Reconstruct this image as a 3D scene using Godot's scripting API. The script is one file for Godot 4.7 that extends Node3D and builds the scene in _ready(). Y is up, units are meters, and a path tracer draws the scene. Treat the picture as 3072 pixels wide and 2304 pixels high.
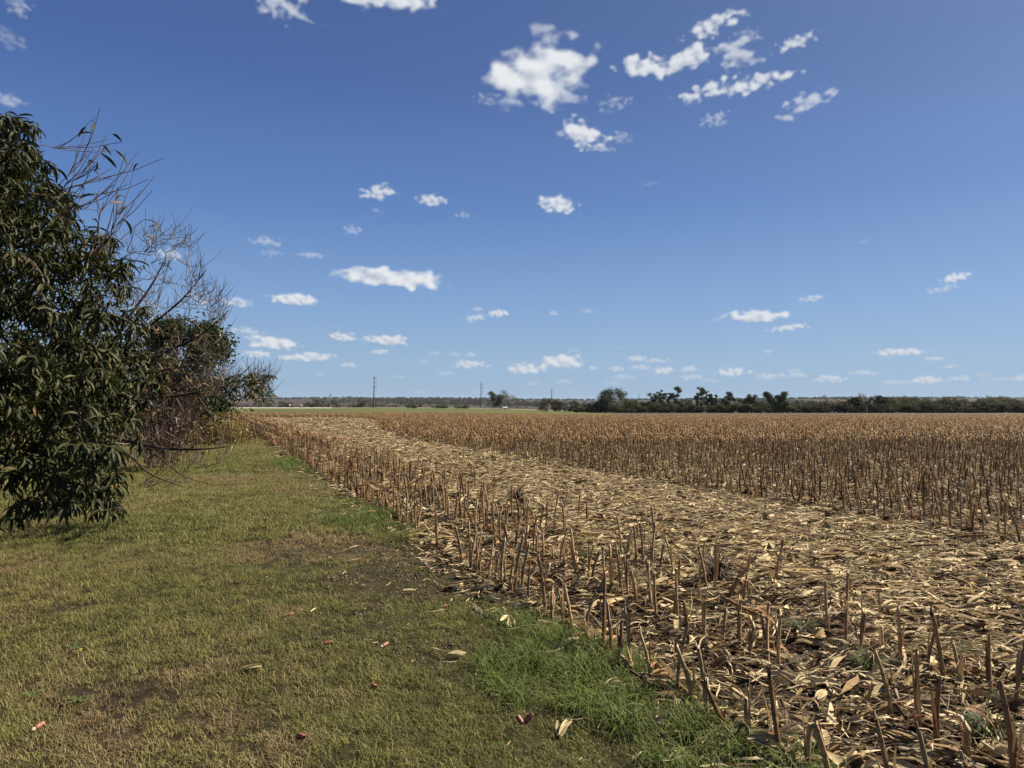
extends Node3D
# A mown grass verge beside a harvested corn field under a blue sky with small clouds.
# x is right, y up, -z ahead; d means metres ahead of the photographer (d = -z).
# Corn rows run along v; u is the distance across the rows.

const EYE := 1.55
const ROW := 0.75
const FIRST_ROW := 2.3
const SUN_AZ := 70.0
const SUN_EL := 41.0

var mats := {}
var bump_noise := FastNoiseLite.new()
var patch_noise := FastNoiseLite.new()
var fine_noise := FastNoiseLite.new()
var cloud_noise := FastNoiseLite.new()
var soft_noise := FastNoiseLite.new()


class Mb:
	var v := PackedVector3Array()
	var c := PackedColorArray()
	var uv := PackedVector2Array()
	var ix := PackedInt32Array()

	func vert(p: Vector3, col: Color, t := Vector2.ZERO) -> int:
		v.append(p)
		c.append(col)
		uv.append(t)
		return v.size() - 1

	func tri(a: int, b: int, d: int) -> void:
		ix.append(a)
		ix.append(b)
		ix.append(d)

	func quad(a: Vector3, b: Vector3, d: Vector3, e: Vector3, col: Color) -> void:
		var n := v.size()
		vert(a, col, Vector2(0, 0))
		vert(b, col, Vector2(1, 0))
		vert(d, col, Vector2(1, 1))
		vert(e, col, Vector2(0, 1))
		tri(n, n + 1, n + 2)
		tri(n, n + 2, n + 3)

	func box(lo: Vector3, hi: Vector3, col: Color) -> void:
		var p := [Vector3(lo.x, lo.y, lo.z), Vector3(hi.x, lo.y, lo.z), Vector3(hi.x, hi.y, lo.z), Vector3(lo.x, hi.y, lo.z), Vector3(lo.x, lo.y, hi.z), Vector3(hi.x, lo.y, hi.z), Vector3(hi.x, hi.y, hi.z), Vector3(lo.x, hi.y, hi.z)]
		for f in [[0, 1, 2, 3], [5, 4, 7, 6], [4, 0, 3, 7], [1, 5, 6, 2], [3, 2, 6, 7], [4, 5, 1, 0]]:
			quad(p[f[0]], p[f[1]], p[f[2]], p[f[3]], col)

	# a round bar through pts with radii rad
	func tube(pts: PackedVector3Array, rad: PackedFloat32Array, sides: int, c0: Color, c1: Color, cap := true) -> void:
		var n := pts.size()
		var first := v.size()
		var side := Vector3.ZERO
		for i in n:
			var t := (pts[mini(i + 1, n - 1)] - pts[maxi(i - 1, 0)]).normalized()
			if i == 0:
				side = t.cross(Vector3.UP if absf(t.y) < 0.9 else Vector3.RIGHT).normalized()
			else:
				side = (side - t * side.dot(t)).normalized()
			var other := t.cross(side)
			var col := c0.lerp(c1, float(i) / (n - 1))
			for k in sides + 1:
				var a := TAU * k / sides
				vert(pts[i] + (side * cos(a) + other * sin(a)) * rad[i], col, Vector2(float(k) / sides, float(i) / (n - 1)))
		for i in n - 1:
			for k in sides:
				var a := first + i * (sides + 1) + k
				tri(a, a + 1, a + sides + 2)
				tri(a, a + sides + 2, a + sides + 1)
		if cap:
			var m := vert(pts[n - 1], c1)
			var l := first + (n - 1) * (sides + 1)
			for k in sides:
				tri(l + k, l + k + 1, m)

	# a flat strip through pts; wide[i] is the half-width vector there
	func ribbon(pts: PackedVector3Array, wide: PackedVector3Array, c0: Color, c1: Color) -> void:
		var n := pts.size()
		var first := v.size()
		for i in n:
			var t := float(i) / (n - 1)
			vert(pts[i] - wide[i], c0.lerp(c1, t), Vector2(0, t))
			vert(pts[i] + wide[i], c0.lerp(c1, t), Vector2(1, t))
		for i in n - 1:
			var a := first + i * 2
			tri(a, a + 1, a + 3)
			tri(a, a + 3, a + 2)

	func commit(mat: Material) -> ArrayMesh:
		var nor := PackedVector3Array()
		nor.resize(v.size())
		for i in range(0, ix.size(), 3):
			var a := ix[i]
			var b := ix[i + 1]
			var d := ix[i + 2]
			var f := (v[d] - v[a]).cross(v[b] - v[a])
			nor[a] += f
			nor[b] += f
			nor[d] += f
		for i in nor.size():
			nor[i] = nor[i].normalized() if nor[i].length_squared() > 1e-20 else Vector3.UP
		var arr := []
		arr.resize(Mesh.ARRAY_MAX)
		arr[Mesh.ARRAY_VERTEX] = v
		arr[Mesh.ARRAY_NORMAL] = nor
		arr[Mesh.ARRAY_COLOR] = c
		arr[Mesh.ARRAY_TEX_UV] = uv
		arr[Mesh.ARRAY_INDEX] = ix
		var m := ArrayMesh.new()
		m.add_surface_from_arrays(Mesh.PRIMITIVE_TRIANGLES, arr)
		m.surface_set_material(0, mat)
		return m


class Copies3:
	var b := PackedFloat32Array()

	func add(t: Transform3D, c: Color) -> void:
		var q := t.basis
		var o := t.origin
		b.append_array(PackedFloat32Array([q.x.x, q.y.x, q.z.x, o.x, q.x.y, q.y.y, q.z.y, o.y, q.x.z, q.y.z, q.z.z, o.z, c.r, c.g, c.b, 1.0]))

	func count() -> int:
		return b.size() / 16


# ---------------------------------------------------------------- helpers

func rng_of(n: int) -> RandomNumberGenerator:
	var r := RandomNumberGenerator.new()
	r.seed = n
	return r


func tag(o: Node3D, label: String, category: String, group := "", kind := "") -> void:
	if label:
		o.set_meta("label", label)
	if category:
		o.set_meta("category", category)
	if group:
		o.set_meta("group", group)
	if kind:
		o.set_meta("kind", kind)


func numbered(base: String) -> String:
	if not has_node(base):
		return base
	var n := 1
	if counts.has(base):
		n = counts[base] + 1
	counts[base] = n
	return "%s_%03d" % [base, n]

var counts := {}


func thing(base: String, at: Vector3, turn := 0.0) -> Node3D:
	var o := Node3D.new()
	o.name = numbered(base)
	add_child(o)
	o.position = at
	o.rotation.y = turn
	return o


func part(base: String, mesh: Mesh, parent: Node3D) -> MeshInstance3D:
	var o := MeshInstance3D.new()
	o.name = base
	o.mesh = mesh
	parent.add_child(o, true)
	return o


func single(base: String, mesh: Mesh, at := Transform3D()) -> MeshInstance3D:
	var o := MeshInstance3D.new()
	o.name = numbered(base)
	o.mesh = mesh
	add_child(o)
	o.transform = at
	return o


func structure(base: String, mesh: Mesh) -> void:
	var o := single(base, mesh)
	o.set_meta("kind", "structure")


func scatter(base: String, mesh: Mesh, list: Copies3, parent: Node3D = null) -> MultiMeshInstance3D:
	var mm := MultiMesh.new()
	mm.transform_format = MultiMesh.TRANSFORM_3D
	mm.use_colors = true
	mm.mesh = mesh
	mm.instance_count = list.count()
	mm.buffer = list.b
	var o := MultiMeshInstance3D.new()
	o.multimesh = mm
	o.set_meta("kind", "stuff")
	if parent:
		o.name = base
		parent.add_child(o, true)
	else:
		o.name = numbered(base)
		add_child(o)
	return o


func stuff_root(base: String, label: String, category: String) -> Node3D:
	var o := thing(base, Vector3.ZERO)
	tag(o, label, category, "", "stuff")
	return o


func paint(name_of: String, rough: float, back := 0.0, tex: Texture2D = null, spec := 0.5) -> StandardMaterial3D:
	var m := StandardMaterial3D.new()
	m.resource_name = name_of
	m.vertex_color_use_as_albedo = true
	m.roughness = rough
	m.metallic_specular = spec
	m.cull_mode = BaseMaterial3D.CULL_DISABLED
	if back > 0.0:
		m.backlight_enabled = true
		m.backlight = Color(back, back, back).linear_to_srgb()
	if tex:
		m.albedo_texture = tex
	return m


func noise_tex(freq: float, octaves: int, lo: Color, hi: Color, s: int, size := 512) -> NoiseTexture2D:
	var n := FastNoiseLite.new()
	n.noise_type = FastNoiseLite.TYPE_SIMPLEX_SMOOTH
	n.seed = s
	n.frequency = freq
	n.fractal_octaves = octaves
	var g := Gradient.new()
	g.set_color(0, lo.linear_to_srgb())
	g.set_color(1, hi.linear_to_srgb())
	var t := NoiseTexture2D.new()
	t.width = size
	t.height = size
	t.seamless = true
	t.noise = n
	t.color_ramp = g
	return t


func ground_mat(name_of: String, lo: Color, hi: Color, metres: float, s: int, relief := 0.0) -> StandardMaterial3D:
	var m := StandardMaterial3D.new()
	m.resource_name = name_of
	m.vertex_color_use_as_albedo = true
	m.roughness = 0.95
	m.metallic_specular = 0.2
	m.albedo_texture = noise_tex(0.02, 6, lo, hi, s)
	m.uv1_triplanar = true
	m.uv1_world_triplanar = true
	m.uv1_scale = Vector3.ONE / metres
	if relief > 0.0:
		m.heightmap_enabled = true
		m.heightmap_texture = noise_tex(0.03, 6, Color.BLACK, Color.WHITE, s + 7)
		m.heightmap_scale = relief
	return m


# ---------------------------------------------------------------- lie of the land

func height(x: float, d: float) -> float:
	var h := 0.0
	if d > 60.0:
		var a := lerpf(0.0034, 0.0096, smoothstep(-0.10, 0.15, x / d))
		h = -a * (minf(d, 900.0) - 60.0)
		if d > 1300.0:
			h += smoothstep(1300.0, 3000.0, d) * (24.0 + 5.0 * bump_noise.get_noise_2d(x * 0.002, 31.0) + 8.0 * smoothstep(0.1, 0.45, x / d))
	if d < 60.0:
		h += bump_noise.get_noise_2d(x, d) * 0.035 * (1.0 - smoothstep(20.0, 60.0, d))
	return h


func at(x: float, d: float, up := 0.0) -> Vector3:
	return Vector3(x, height(x, d) + up, -d)


func row_x(u: float, v: float) -> float:
	return u * 0.922 - v * 0.388


func row_d(u: float, v: float) -> float:
	return u * 0.388 + v * 0.922


func across(x: float, d: float) -> float:
	return 0.922 * x + 0.388 * d


func edge_x(d: float) -> float:
	return (2.12 - 0.388 * d) / 0.922


func field_end(x: float, _d: float) -> float:
	return 122.0 + clampf(x * 0.06, -4.0, 6.0)


func sheet(rows: Array, left: Callable, right: Callable, cols: int, col: Callable, lift := 0.0) -> Mb:
	var m := Mb.new()
	for i in rows.size():
		for k in cols + 1:
			var d: float = rows[i]
			var x := lerpf(left.call(d), right.call(d), float(k) / cols)
			m.vert(at(x, d, lift), col.call(x, d), Vector2(x, d))
	for i in rows.size() - 1:
		for k in cols:
			var a := i * (cols + 1) + k
			m.tri(a, a + cols + 1, a + cols + 2)
			m.tri(a, a + cols + 2, a + 1)
	return m


func steps(from: float, to: float, first: float, growth: float) -> Array:
	var list := [from]
	var s := first
	while list[-1] + s * 1.3 < to:
		list.append(list[-1] + s)
		s *= growth
	list.append(to)
	return list


# ---------------------------------------------------------------- build

func _ready() -> void:
	bump_noise.seed = 11
	bump_noise.frequency = 0.45
	patch_noise.seed = 23
	patch_noise.frequency = 0.32
	patch_noise.fractal_octaves = 4
	fine_noise.seed = 5
	fine_noise.frequency = 1.7
	fine_noise.fractal_octaves = 3
	camera_and_light()
	make_materials()
	build_ground()
	build_far_land()
	build_treeline()
	build_poles_and_road()
	build_lawn()
	build_corn()
	build_residue()
	build_orchard()
	build_small_things()


func camera_and_light() -> void:
	var cam := Camera3D.new()
	cam.name = "camera"
	cam.fov = 56.0
	cam.near = 0.05
	cam.far = 9000.0
	cam.position = Vector3(0, EYE, 0)
	cam.rotation_degrees = Vector3(1.58, 0, 0)
	add_child(cam)
	cam.current = true
	var env := Environment.new()
	env.background_mode = Environment.BG_SKY
	env.tonemap_mode = Environment.TONE_MAPPER_LINEAR
	env.tonemap_exposure = 2.9
	env.sdfgi_enabled = true
	env.ssao_enabled = true
	env.ssil_enabled = true
	var sky := Sky.new()
	var sm := PanoramaSkyMaterial.new()
	sm.panorama = ImageTexture.create_from_image(sky_image())
	sky.sky_material = sm
	env.sky = sky
	env.background_energy_multiplier = 0.345
	env.fog_enabled = true
	env.fog_density = 0.00003
	env.fog_light_color = Color(0.80, 0.87, 0.95)
	var we := WorldEnvironment.new()
	we.name = "environment"
	we.environment = env
	add_child(we)
	var sun := DirectionalLight3D.new()
	sun.name = "sun"
	sun.light_color = Color(1.0, 0.945, 0.86)
	sun.light_energy = 1.6
	sun.light_angular_distance = 0.5
	sun.shadow_enabled = true
	sun.rotation_degrees = Vector3(-SUN_EL, -SUN_AZ + 180.0, 0)
	sun.sky_mode = DirectionalLight3D.SKY_MODE_LIGHT_ONLY
	add_child(sun)


func toward_sun() -> Vector3:
	var a := deg_to_rad(SUN_AZ)
	var e := deg_to_rad(SUN_EL)
	return Vector3(sin(a) * cos(e), sin(e), -cos(a) * cos(e))


func air(az: float, el: float) -> Color:
	# clear sky colour (linear) in a direction: paler low down and towards the sun
	var keys := [0.0, 3.0, 8.0, 15.0, 24.0, 34.0, 60.0, 90.0]
	var cols := [Color(0.40, 0.535, 0.665), Color(0.375, 0.535, 0.71), Color(0.255, 0.425, 0.70), Color(0.132, 0.262, 0.56), Color(0.076, 0.155, 0.395), Color(0.054, 0.108, 0.30), Color(0.04, 0.083, 0.255), Color(0.037, 0.08, 0.25)]
	var c: Color = cols[0]
	for i in 7:
		if el >= keys[i]:
			var t := clampf((el - keys[i]) / (keys[i + 1] - keys[i]), 0.0, 1.0)
			c = cols[i].lerp(cols[i + 1], t)
	var a := deg_to_rad(az)
	var e := deg_to_rad(maxf(el, 0.0))
	var g := rad_to_deg(acos(clampf(Vector3(sin(a) * cos(e), sin(e), -cos(a) * cos(e)).dot(toward_sun()), -1, 1)))
	var k := exp(-g / 21.0)
	var far_side := 0.25 * smoothstep(95.0, 160.0, g)
	return Color(c.r * (0.84 + far_side) + 0.44 * k, c.g * (0.86 + far_side) + 0.53 * k, c.b * (0.90 + far_side) + 0.60 * k)


func sky_image() -> Image:
	var w := 4096
	var h := 2048
	# the left edge of a panorama is straight ahead; a margin keeps the join smooth
	var small := Image.create(528, 256, false, Image.FORMAT_RGBF)
	for j in 256:
		var el := 90.0 - (j + 0.5) / 256.0 * 180.0
		for i in 528:
			small.set_pixel(i, j, air((i - 8 + 0.5) / 512.0 * 360.0, maxf(el, 0.0)))
	small.resize(528 * 8, h, Image.INTERPOLATE_CUBIC)
	var im := small.get_region(Rect2i(64, 0, w, h))
	cloud_noise.seed = 77
	cloud_noise.frequency = 1.0
	cloud_noise.fractal_octaves = 4
	cloud_noise.fractal_gain = 0.43
	soft_noise.seed = 12
	soft_noise.frequency = 1.0
	soft_noise.fractal_octaves = 2
	# clouds in view: [x, y, half width, half height] in degrees-like picture units, tilt, density, wispiness
	var list := [
		[537, 78, 47, 33, -8, 1.0, 0.55], [552, 98, 26, 14, 0, 0.5, 0.9], [575, 60, 9, 8, 0, 0.35, 0.9], [487, 100, 12, 6, 0, 0.25, 0.9],
		[390, 0, 40, 14, 0, 0.95, 0.5], [278, 4, 28, 14, 10, 0.62, 0.9], [18, 6, 10, 12, 40, 0.35, 0.9], [10, 40, 14, 9, 20, 0.2, 0.9], [6, 102, 16, 7, 0, 0.4, 0.7],
		[582, 136, 21, 15, 20, 0.95, 0.6], [600, 149, 14, 5, 8, 0.45, 0.9], [622, 138, 11, 8, 0, 0.25, 0.9],
		[646, 70, 27, 11, 5, 0.92, 0.6], [687, 62, 28, 12, -14, 0.9, 0.75], [736, 56, 20, 15, 12, 0.6, 0.95], [714, 27, 25, 8, -12, 0.85, 0.8], [748, 36, 12, 6, 0, 0.25, 0.9], [795, 43, 18, 6, -12, 0.75, 0.8],
		[706, 91, 23, 8, -14, 0.82, 0.85], [757, 85, 31, 8, -8, 0.9, 0.8], [614, 104, 15, 7, 0, 0.32, 0.95], [714, 119, 13, 5, -12, 0.4, 0.95], [720, 124, 9, 3, -6, 0.3, 0.95], [809, 104, 24, 9, -18, 0.62, 0.95],
		[379, 194, 15, 8, -8, 0.72, 0.6], [431, 201, 15, 6, 0, 0.72, 0.6], [558, 207, 18, 9, 8, 0.9, 0.5], [463, 216, 7, 3, 0, 0.3, 0.9], [353, 231, 9, 5, 10, 0.35, 0.9], [378, 211, 5, 2, 0, 0.25, 0.9],
		[267, 243, 15, 5, 0, 0.38, 0.8], [272, 254, 10, 4, 0, 0.22, 0.9], [312, 256, 13, 3, 0, 0.4, 0.8], [170, 256, 13, 6, 0, 0.55, 0.7], [190, 298, 8, 4, 0, 0.4, 0.7],
		[393, 281, 54, 11, 2, 0.98, 0.35], [297, 301, 22, 7, 2, 0.92, 0.4], [238, 304, 16, 5, 0, 0.6, 0.6], [205, 303, 6, 4, 0, 0.5, 0.6],
		[274, 345, 24, 8, 3, 0.92, 0.35], [248, 332, 15, 4, 3, 0.5, 0.6], [257, 355, 14, 4, 0, 0.75, 0.4], [308, 358, 24, 5, -2, 0.85, 0.4], [344, 338, 13, 5, 0, 0.75, 0.4], [392, 343, 17, 7, 2, 0.85, 0.45], [370, 340, 10, 4, 0, 0.6, 0.6], [382, 353, 9, 3, 0, 0.65, 0.5], [350, 366, 8, 2.5, 0, 0.6, 0.5],
		[477, 310, 5, 3, 0, 0.5, 0.6], [498, 314, 10, 4, 0, 0.8, 0.4], [476, 319, 10, 4, -8, 0.6, 0.5], [554, 314, 5, 3, 0, 0.45, 0.6], [588, 312, 8, 2, 0, 0.35, 0.7],
		[755, 318, 31, 6, 0, 0.92, 0.45], [790, 329, 18, 3.5, -4, 0.75, 0.5], [812, 300, 13, 3.5, -8, 0.55, 0.7], [955, 279, 12, 4.5, -12, 0.85, 0.5], [941, 291, 13, 3, -6, 0.45, 0.8], [953, 287, 7, 2, 0, 0.3, 0.8],
		[898, 353, 24, 4, 1, 0.8, 0.5], [935, 360, 9, 2.5, 0, 0.6, 0.6], [951, 367, 6, 2, 0, 0.5, 0.6], [768, 353, 5, 2, 0, 0.4, 0.6],
		[470, 366, 15, 5, 0, 0.7, 0.5], [455, 356, 6, 2.5, 0, 0.4, 0.6], [472, 356, 6, 3, 0, 0.45, 0.6], [436, 354, 6, 2.5, 0, 0.35, 0.6], [423, 362, 6, 2, 0, 0.35, 0.6], [445, 374, 8, 2.5, 0, 0.4, 0.6],
		[527, 370, 19, 6, 0, 0.75, 0.4], [563, 363, 22, 8, 0, 0.88, 0.35], [594, 369, 4, 2.5, 0, 0.55, 0.5], [617, 370, 7, 3.5, 0, 0.55, 0.5], [624, 378, 11, 2.5, 0, 0.45, 0.6], [640, 368, 10, 3, 0, 0.45, 0.6], [636, 360, 9, 3, 0, 0.65, 0.5], [656, 362, 14, 2.5, 0, 0.5, 0.6],
		[664, 372, 10, 4, 0, 0.75, 0.4], [689, 370, 9, 4, 0, 0.55, 0.5], [692, 378, 11, 3, 0, 0.5, 0.6], [732, 373, 16, 4.5, 0, 0.75, 0.4], [711, 381, 9, 2, 0, 0.35, 0.6], [771, 378, 12, 3.5, 0, 0.5, 0.5], [796, 376, 11, 3, 0, 0.5, 0.6], [793, 371, 7, 1.8, 0, 0.4, 0.6], [830, 380, 15, 4, 0, 0.6, 0.5],
		[863, 374, 13, 3, 0, 0.5, 0.6], [894, 383, 16, 2.5, 0, 0.4, 0.6], [927, 381, 13, 4.5, 0, 0.7, 0.4], [959, 380, 11, 3.5, 0, 0.55, 0.5], [984, 376, 7, 2, 0, 0.4, 0.6], [1008, 381, 22, 2, 0, 0.3, 0.7], [1022, 379, 7, 3, 0, 0.5, 0.6],
		[516, 366, 5, 1.6, 0, 0.35, 0.7], [577, 351, 8, 1.4, 0, 0.35, 0.7], [620, 348, 3, 1.8, 0, 0.35, 0.7], [565, 382, 9, 2, 0, 0.45, 0.6], [533, 384, 6, 2, 0, 0.35, 0.6], [612, 384, 11, 1.8, 0, 0.3, 0.6], [484, 392, 9, 1.6, 0, 0.28, 0.6],
		[864, 243, 5, 1.5, -5, 0.25, 0.8], [650, 184, 8, 1.6, -10, 0.22, 0.9], [400, 378, 6, 1.6, 0, 0.3, 0.6], [320, 375, 7, 1.6, 0, 0.28, 0.6], [418, 392, 8, 1.6, 0, 0.22, 0.6],
	]
	for q in list:
		var ax: float = (q[0] - 512.0) / 722.0
		var up: float = (384.0 - q[1]) / 722.0
		var dir := Vector3(ax, up, -1.0).rotated(Vector3.RIGHT, deg_to_rad(1.58)).normalized()
		var az := rad_to_deg(atan2(dir.x, -dir.z))
		var el := rad_to_deg(asin(dir.y))
		var deg := rad_to_deg(1.0 / 722.0) * dir.dot(Vector3(0, sin(deg_to_rad(1.58)), -cos(deg_to_rad(1.58))))
		cloud(im, az, el, q[2] * deg, q[3] * deg, q[4], q[5], q[6])
	# the same fair-weather clouds all round, out of view
	var r := rng_of(404)
	for i in 260:
		var az := r.randf_range(40.0, 320.0)
		var el := 1.0 + 55.0 * pow(r.randf(), 2.6)
		var size := r.randf_range(0.4, 1.5) * (0.5 + el * 0.07)
		cloud(im, az if az < 180.0 else az - 360.0, el, minf(size, 4.5), minf(size * r.randf_range(0.2, 0.45), 2.0), r.randf_range(-14, 14), r.randf_range(0.3, 0.95), r.randf_range(0.4, 0.9))
	return im


func cloud(im: Image, az: float, el: float, a: float, b: float, tilt: float, dense: float, wisp: float) -> void:
	var w := im.get_width()
	var px := 360.0 / w
	var squeeze := cos(deg_to_rad(el))
	var ct := cos(deg_to_rad(-tilt))
	var st := sin(deg_to_rad(-tilt))
	var ra := int(ceil(a * 1.75 / squeeze / px)) + 2
	var rb := int(ceil((b * 2.2 + a * 0.35 * absf(st)) / px)) + 2
	var i0 := int((az + 360.0) / px)
	var j0 := int((90.0 - el) / px)
	var f := minf(1.25 / sqrt(a * b), 3.2)
	var white := Color(0.80, 0.83, 0.86)
	var low := clampf(1.0 - el / 9.0, 0.0, 1.0)
	white = white.lerp(Color(0.74, 0.76, 0.79), low)
	var ox := az * 13.7
	for j in range(j0 - rb, j0 + rb + 1):
		if j < 0 or j >= im.get_height() / 2:
			continue
		for i in range(i0 - ra, i0 + ra + 1):
			var dx := (i + 0.5 - i0) * px * squeeze
			var dy := (j0 - j - 0.5) * px
			var p := (dx * ct + dy * st)
			var q := (-dx * st + dy * ct)
			var wx := soft_noise.get_noise_2d(dx * f * 0.75 + ox, dy * f * 1.0 + 50.0)
			var wy := soft_noise.get_noise_2d(dx * f * 0.75 + ox + 91.0, dy * f * 1.0)
			p = p / a + wx * (0.22 + 0.45 * wisp)
			q = q / b + wy * (0.22 + 0.45 * wisp)
			if q < 0.0:
				q *= 1.15 + 0.9 * (1.0 - wisp)
			var rr := p * p + q * q
			if rr > 2.4:
				continue
			var n := cloud_noise.get_noise_2d(dx * f * 0.9 + ox * 3.0, dy * f * 1.3)
			var n_sun := cloud_noise.get_noise_2d((dx + 0.25 / f) * f * 0.9 + ox * 3.0, (dy + 0.25 / f) * f * 1.3)
			var val := 1.12 + 0.3 * dense - rr + n * (0.42 + 0.95 * wisp)
			var al := smoothstep(-0.02, 0.72 + 0.75 * wisp, val) * dense
			if al <= 0.002:
				continue
			# the thick middle and underside are greyer than the lit upper edge
			var lit := clampf(0.66 + 0.42 * q + 0.14 * p + 0.9 * (n - n_sun), 0.0, 1.0)
			var body := white.lerp(Color(0.46, 0.52, 0.61), (1.0 - lit) * 0.85)
			var ii := posmod(i, w)
			im.set_pixel(ii, j, im.get_pixel(ii, j).lerp(body, al))


func make_materials() -> void:
	# bark and straw grain: streaks along the length
	var n := FastNoiseLite.new()
	n.seed = 3
	n.frequency = 1.0
	n.fractal_octaves = 4
	var im := Image.create(64, 128, false, Image.FORMAT_RGBA8)
	for j in 128:
		for i in 64:
			var s := 0.78 + 0.5 * n.get_noise_2d(i * 0.42, j * 0.035) + 0.22 * n.get_noise_2d(i * 0.2 + 60.0, j * 0.2)
			s = clampf(s, 0.25, 1.0)
			im.set_pixel(i, j, Color(s, s * 0.985, s * 0.96))
	var grain := ImageTexture.create_from_image(im)
	mats.straw = paint("dry corn", 0.62, 0.0, grain, 0.45)
	mats.husk = paint("dry husk", 0.78, 0.35, grain, 0.3)
	mats.blade = paint("grass blade", 0.6, 0.5, null, 0.3)
	mats.leaf = paint("peach leaf", 0.56, 0.36, null, 0.27)
	mats.far_leaf = paint("far foliage", 0.9, 0.3, null, 0.12)
	mats.twig = paint("twig", 0.75, 0.0, null, 0.35)
	mats.bark = paint("bark", 0.85, 0.0, grain, 0.3)
	mats.plain = paint("paint", 0.6)
	mats.metal = paint("weathered steel", 0.55)


# ---------------------------------------------------------------- ground

func build_ground() -> void:
	mats.lawn = ground_mat("lawn soil", Color(0.35, 0.33, 0.28), Color(1.0, 1.0, 1.0), 1.7, 31, 2.0)
	mats.soil = ground_mat("field soil", Color(0.35, 0.32, 0.3), Color(1.0, 1.0, 1.0), 1.1, 41, 3.0)
	mats.far_field = ground_mat("far field", Color(0.7, 0.68, 0.66), Color(1, 1, 1), 37.0, 51)
	var rows := steps(-6.0, 122.0, 0.25, 1.022)
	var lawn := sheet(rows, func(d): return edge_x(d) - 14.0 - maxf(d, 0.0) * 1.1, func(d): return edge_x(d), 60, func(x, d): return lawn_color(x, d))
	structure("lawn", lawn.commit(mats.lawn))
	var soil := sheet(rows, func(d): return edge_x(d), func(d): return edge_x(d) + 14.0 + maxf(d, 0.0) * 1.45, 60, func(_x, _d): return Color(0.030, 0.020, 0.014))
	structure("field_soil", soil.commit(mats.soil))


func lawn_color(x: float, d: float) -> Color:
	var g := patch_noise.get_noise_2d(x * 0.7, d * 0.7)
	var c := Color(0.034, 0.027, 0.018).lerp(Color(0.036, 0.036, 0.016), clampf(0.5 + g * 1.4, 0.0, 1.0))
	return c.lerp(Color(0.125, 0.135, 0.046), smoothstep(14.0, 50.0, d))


func build_far_land() -> void:
	var meet := func(d): return -0.02 * d + 0.24 * maxf(d - 122.0, 0.0) + 55.0 * 0.0
	var rows := steps(122.0, 560.0, 4.0, 1.06)
	var meadow := sheet(rows, func(d): return -40.0 - d * 1.3, func(d): return -0.02 * d + 0.16 * d, 50, func(x, d):
		var g := patch_noise.get_noise_2d(x * 0.05, d * 0.02)
		return Color(0.065, 0.082, 0.026).lerp(Color(0.10, 0.098, 0.036), clampf(0.4 + g, 0.0, 1.0)))
	structure("meadow", meadow.commit(mats.far_field))
	var bean := sheet(rows, func(d): return 0.14 * d, func(d): return 40.0 + d * 1.5, 50, func(_x, _d): return Color(0.072, 0.055, 0.045))
	structure("bean_field", bean.commit(mats.far_field))
	var rows2 := steps(560.0, 3400.0, 30.0, 1.06)
	var plain := sheet(rows2, func(d): return -d * 1.4, func(d): return d * 1.6, 60, func(x, d):
		var g := patch_noise.get_noise_2d(x * 0.006, d * 0.003)
		return Color(0.042, 0.034, 0.029).lerp(Color(0.040, 0.038, 0.024), clampf(0.5 + g * 2.0, 0.0, 1.0)))
	structure("far_plain", plain.commit(mats.far_field))
	# wooded ridge at the skyline: one mass of far-off trees
	var r := rng_of(88)
	var root := stuff_root("ridge_woodland", "grey brown woodland covering the low ridge along the horizon", "woodland")
	var lists := [Copies3.new(), Copies3.new(), Copies3.new()]
	for i in 9000:
		var d := r.randf_range(1500.0, 3300.0)
		var x := d * r.randf_range(-0.95, 1.05)
		var mask := patch_noise.get_noise_2d(x * 0.004, d * 0.002)
		if d < 2850.0 and mask < 0.12 - 0.14 * (d - 1500.0) / 1300.0:
			continue
		var s := r.randf_range(6.0, 11.0)
		var tone := r.randf_range(0.75, 1.15)
		var c := Color(0.075, 0.066, 0.045).lerp(Color(0.055, 0.06, 0.034), r.randf()) * tone
		lists[i % 3].add(Transform3D(Basis(Vector3.UP, r.randf() * TAU).scaled(Vector3(s * 1.15, s, s * 1.15)), at(x, d, -0.5)), c)
	for d0 in [[980.0, 26], [1250.0, 40]]:
		for i in d0[1] * 3:
			var x: float = d0[0] * r.randf_range(-0.42, 0.02)
			if patch_noise.get_noise_2d(x * 0.012, d0[0]) < -0.02:
				continue
			var s := r.randf_range(2.2, 4.6)
			var c := Color(0.05, 0.055, 0.03) * r.randf_range(0.8, 1.2)
			lists[i % 3].add(Transform3D(Basis(Vector3.UP, r.randf() * TAU).scaled(Vector3(s * 1.4, s, s * 1.4)), at(x, d0[0] + r.randf_range(-30, 30), -0.3)), c)
	for k in 3:
		scatter("trees", far_crown(500 + k, 220), lists[k], root)


func far_crown(s: int, n: int, face := 0.075) -> ArrayMesh:
	# a unit-high tree seen from very far: a few clumps of leaf faces
	var r := rng_of(s)
	var m := Mb.new()
	var clumps := []
	for i in 7:
		clumps.append(Vector3(r.randf_range(-0.35, 0.35), r.randf_range(0.3, 0.78), r.randf_range(-0.35, 0.35)))
	for i in n:
		var p: Vector3 = clumps[i % 7] + Vector3(r.randfn(), r.randfn(), r.randfn()) * 0.11
		leaf_face(m, p, face, r, Color.WHITE * r.randf_range(0.8, 1.15), ((p - clumps[i % 7]).normalized() + Vector3(p.x, p.y - 0.4, p.z) * 1.6).normalized())
	m.tube(PackedVector3Array([Vector3.ZERO, Vector3(0.01, 0.4, 0)]), PackedFloat32Array([0.03, 0.02]), 4, Color(0.8, 0.7, 0.6), Color(0.8, 0.7, 0.6))
	return m.commit(mats.far_leaf)


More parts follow.
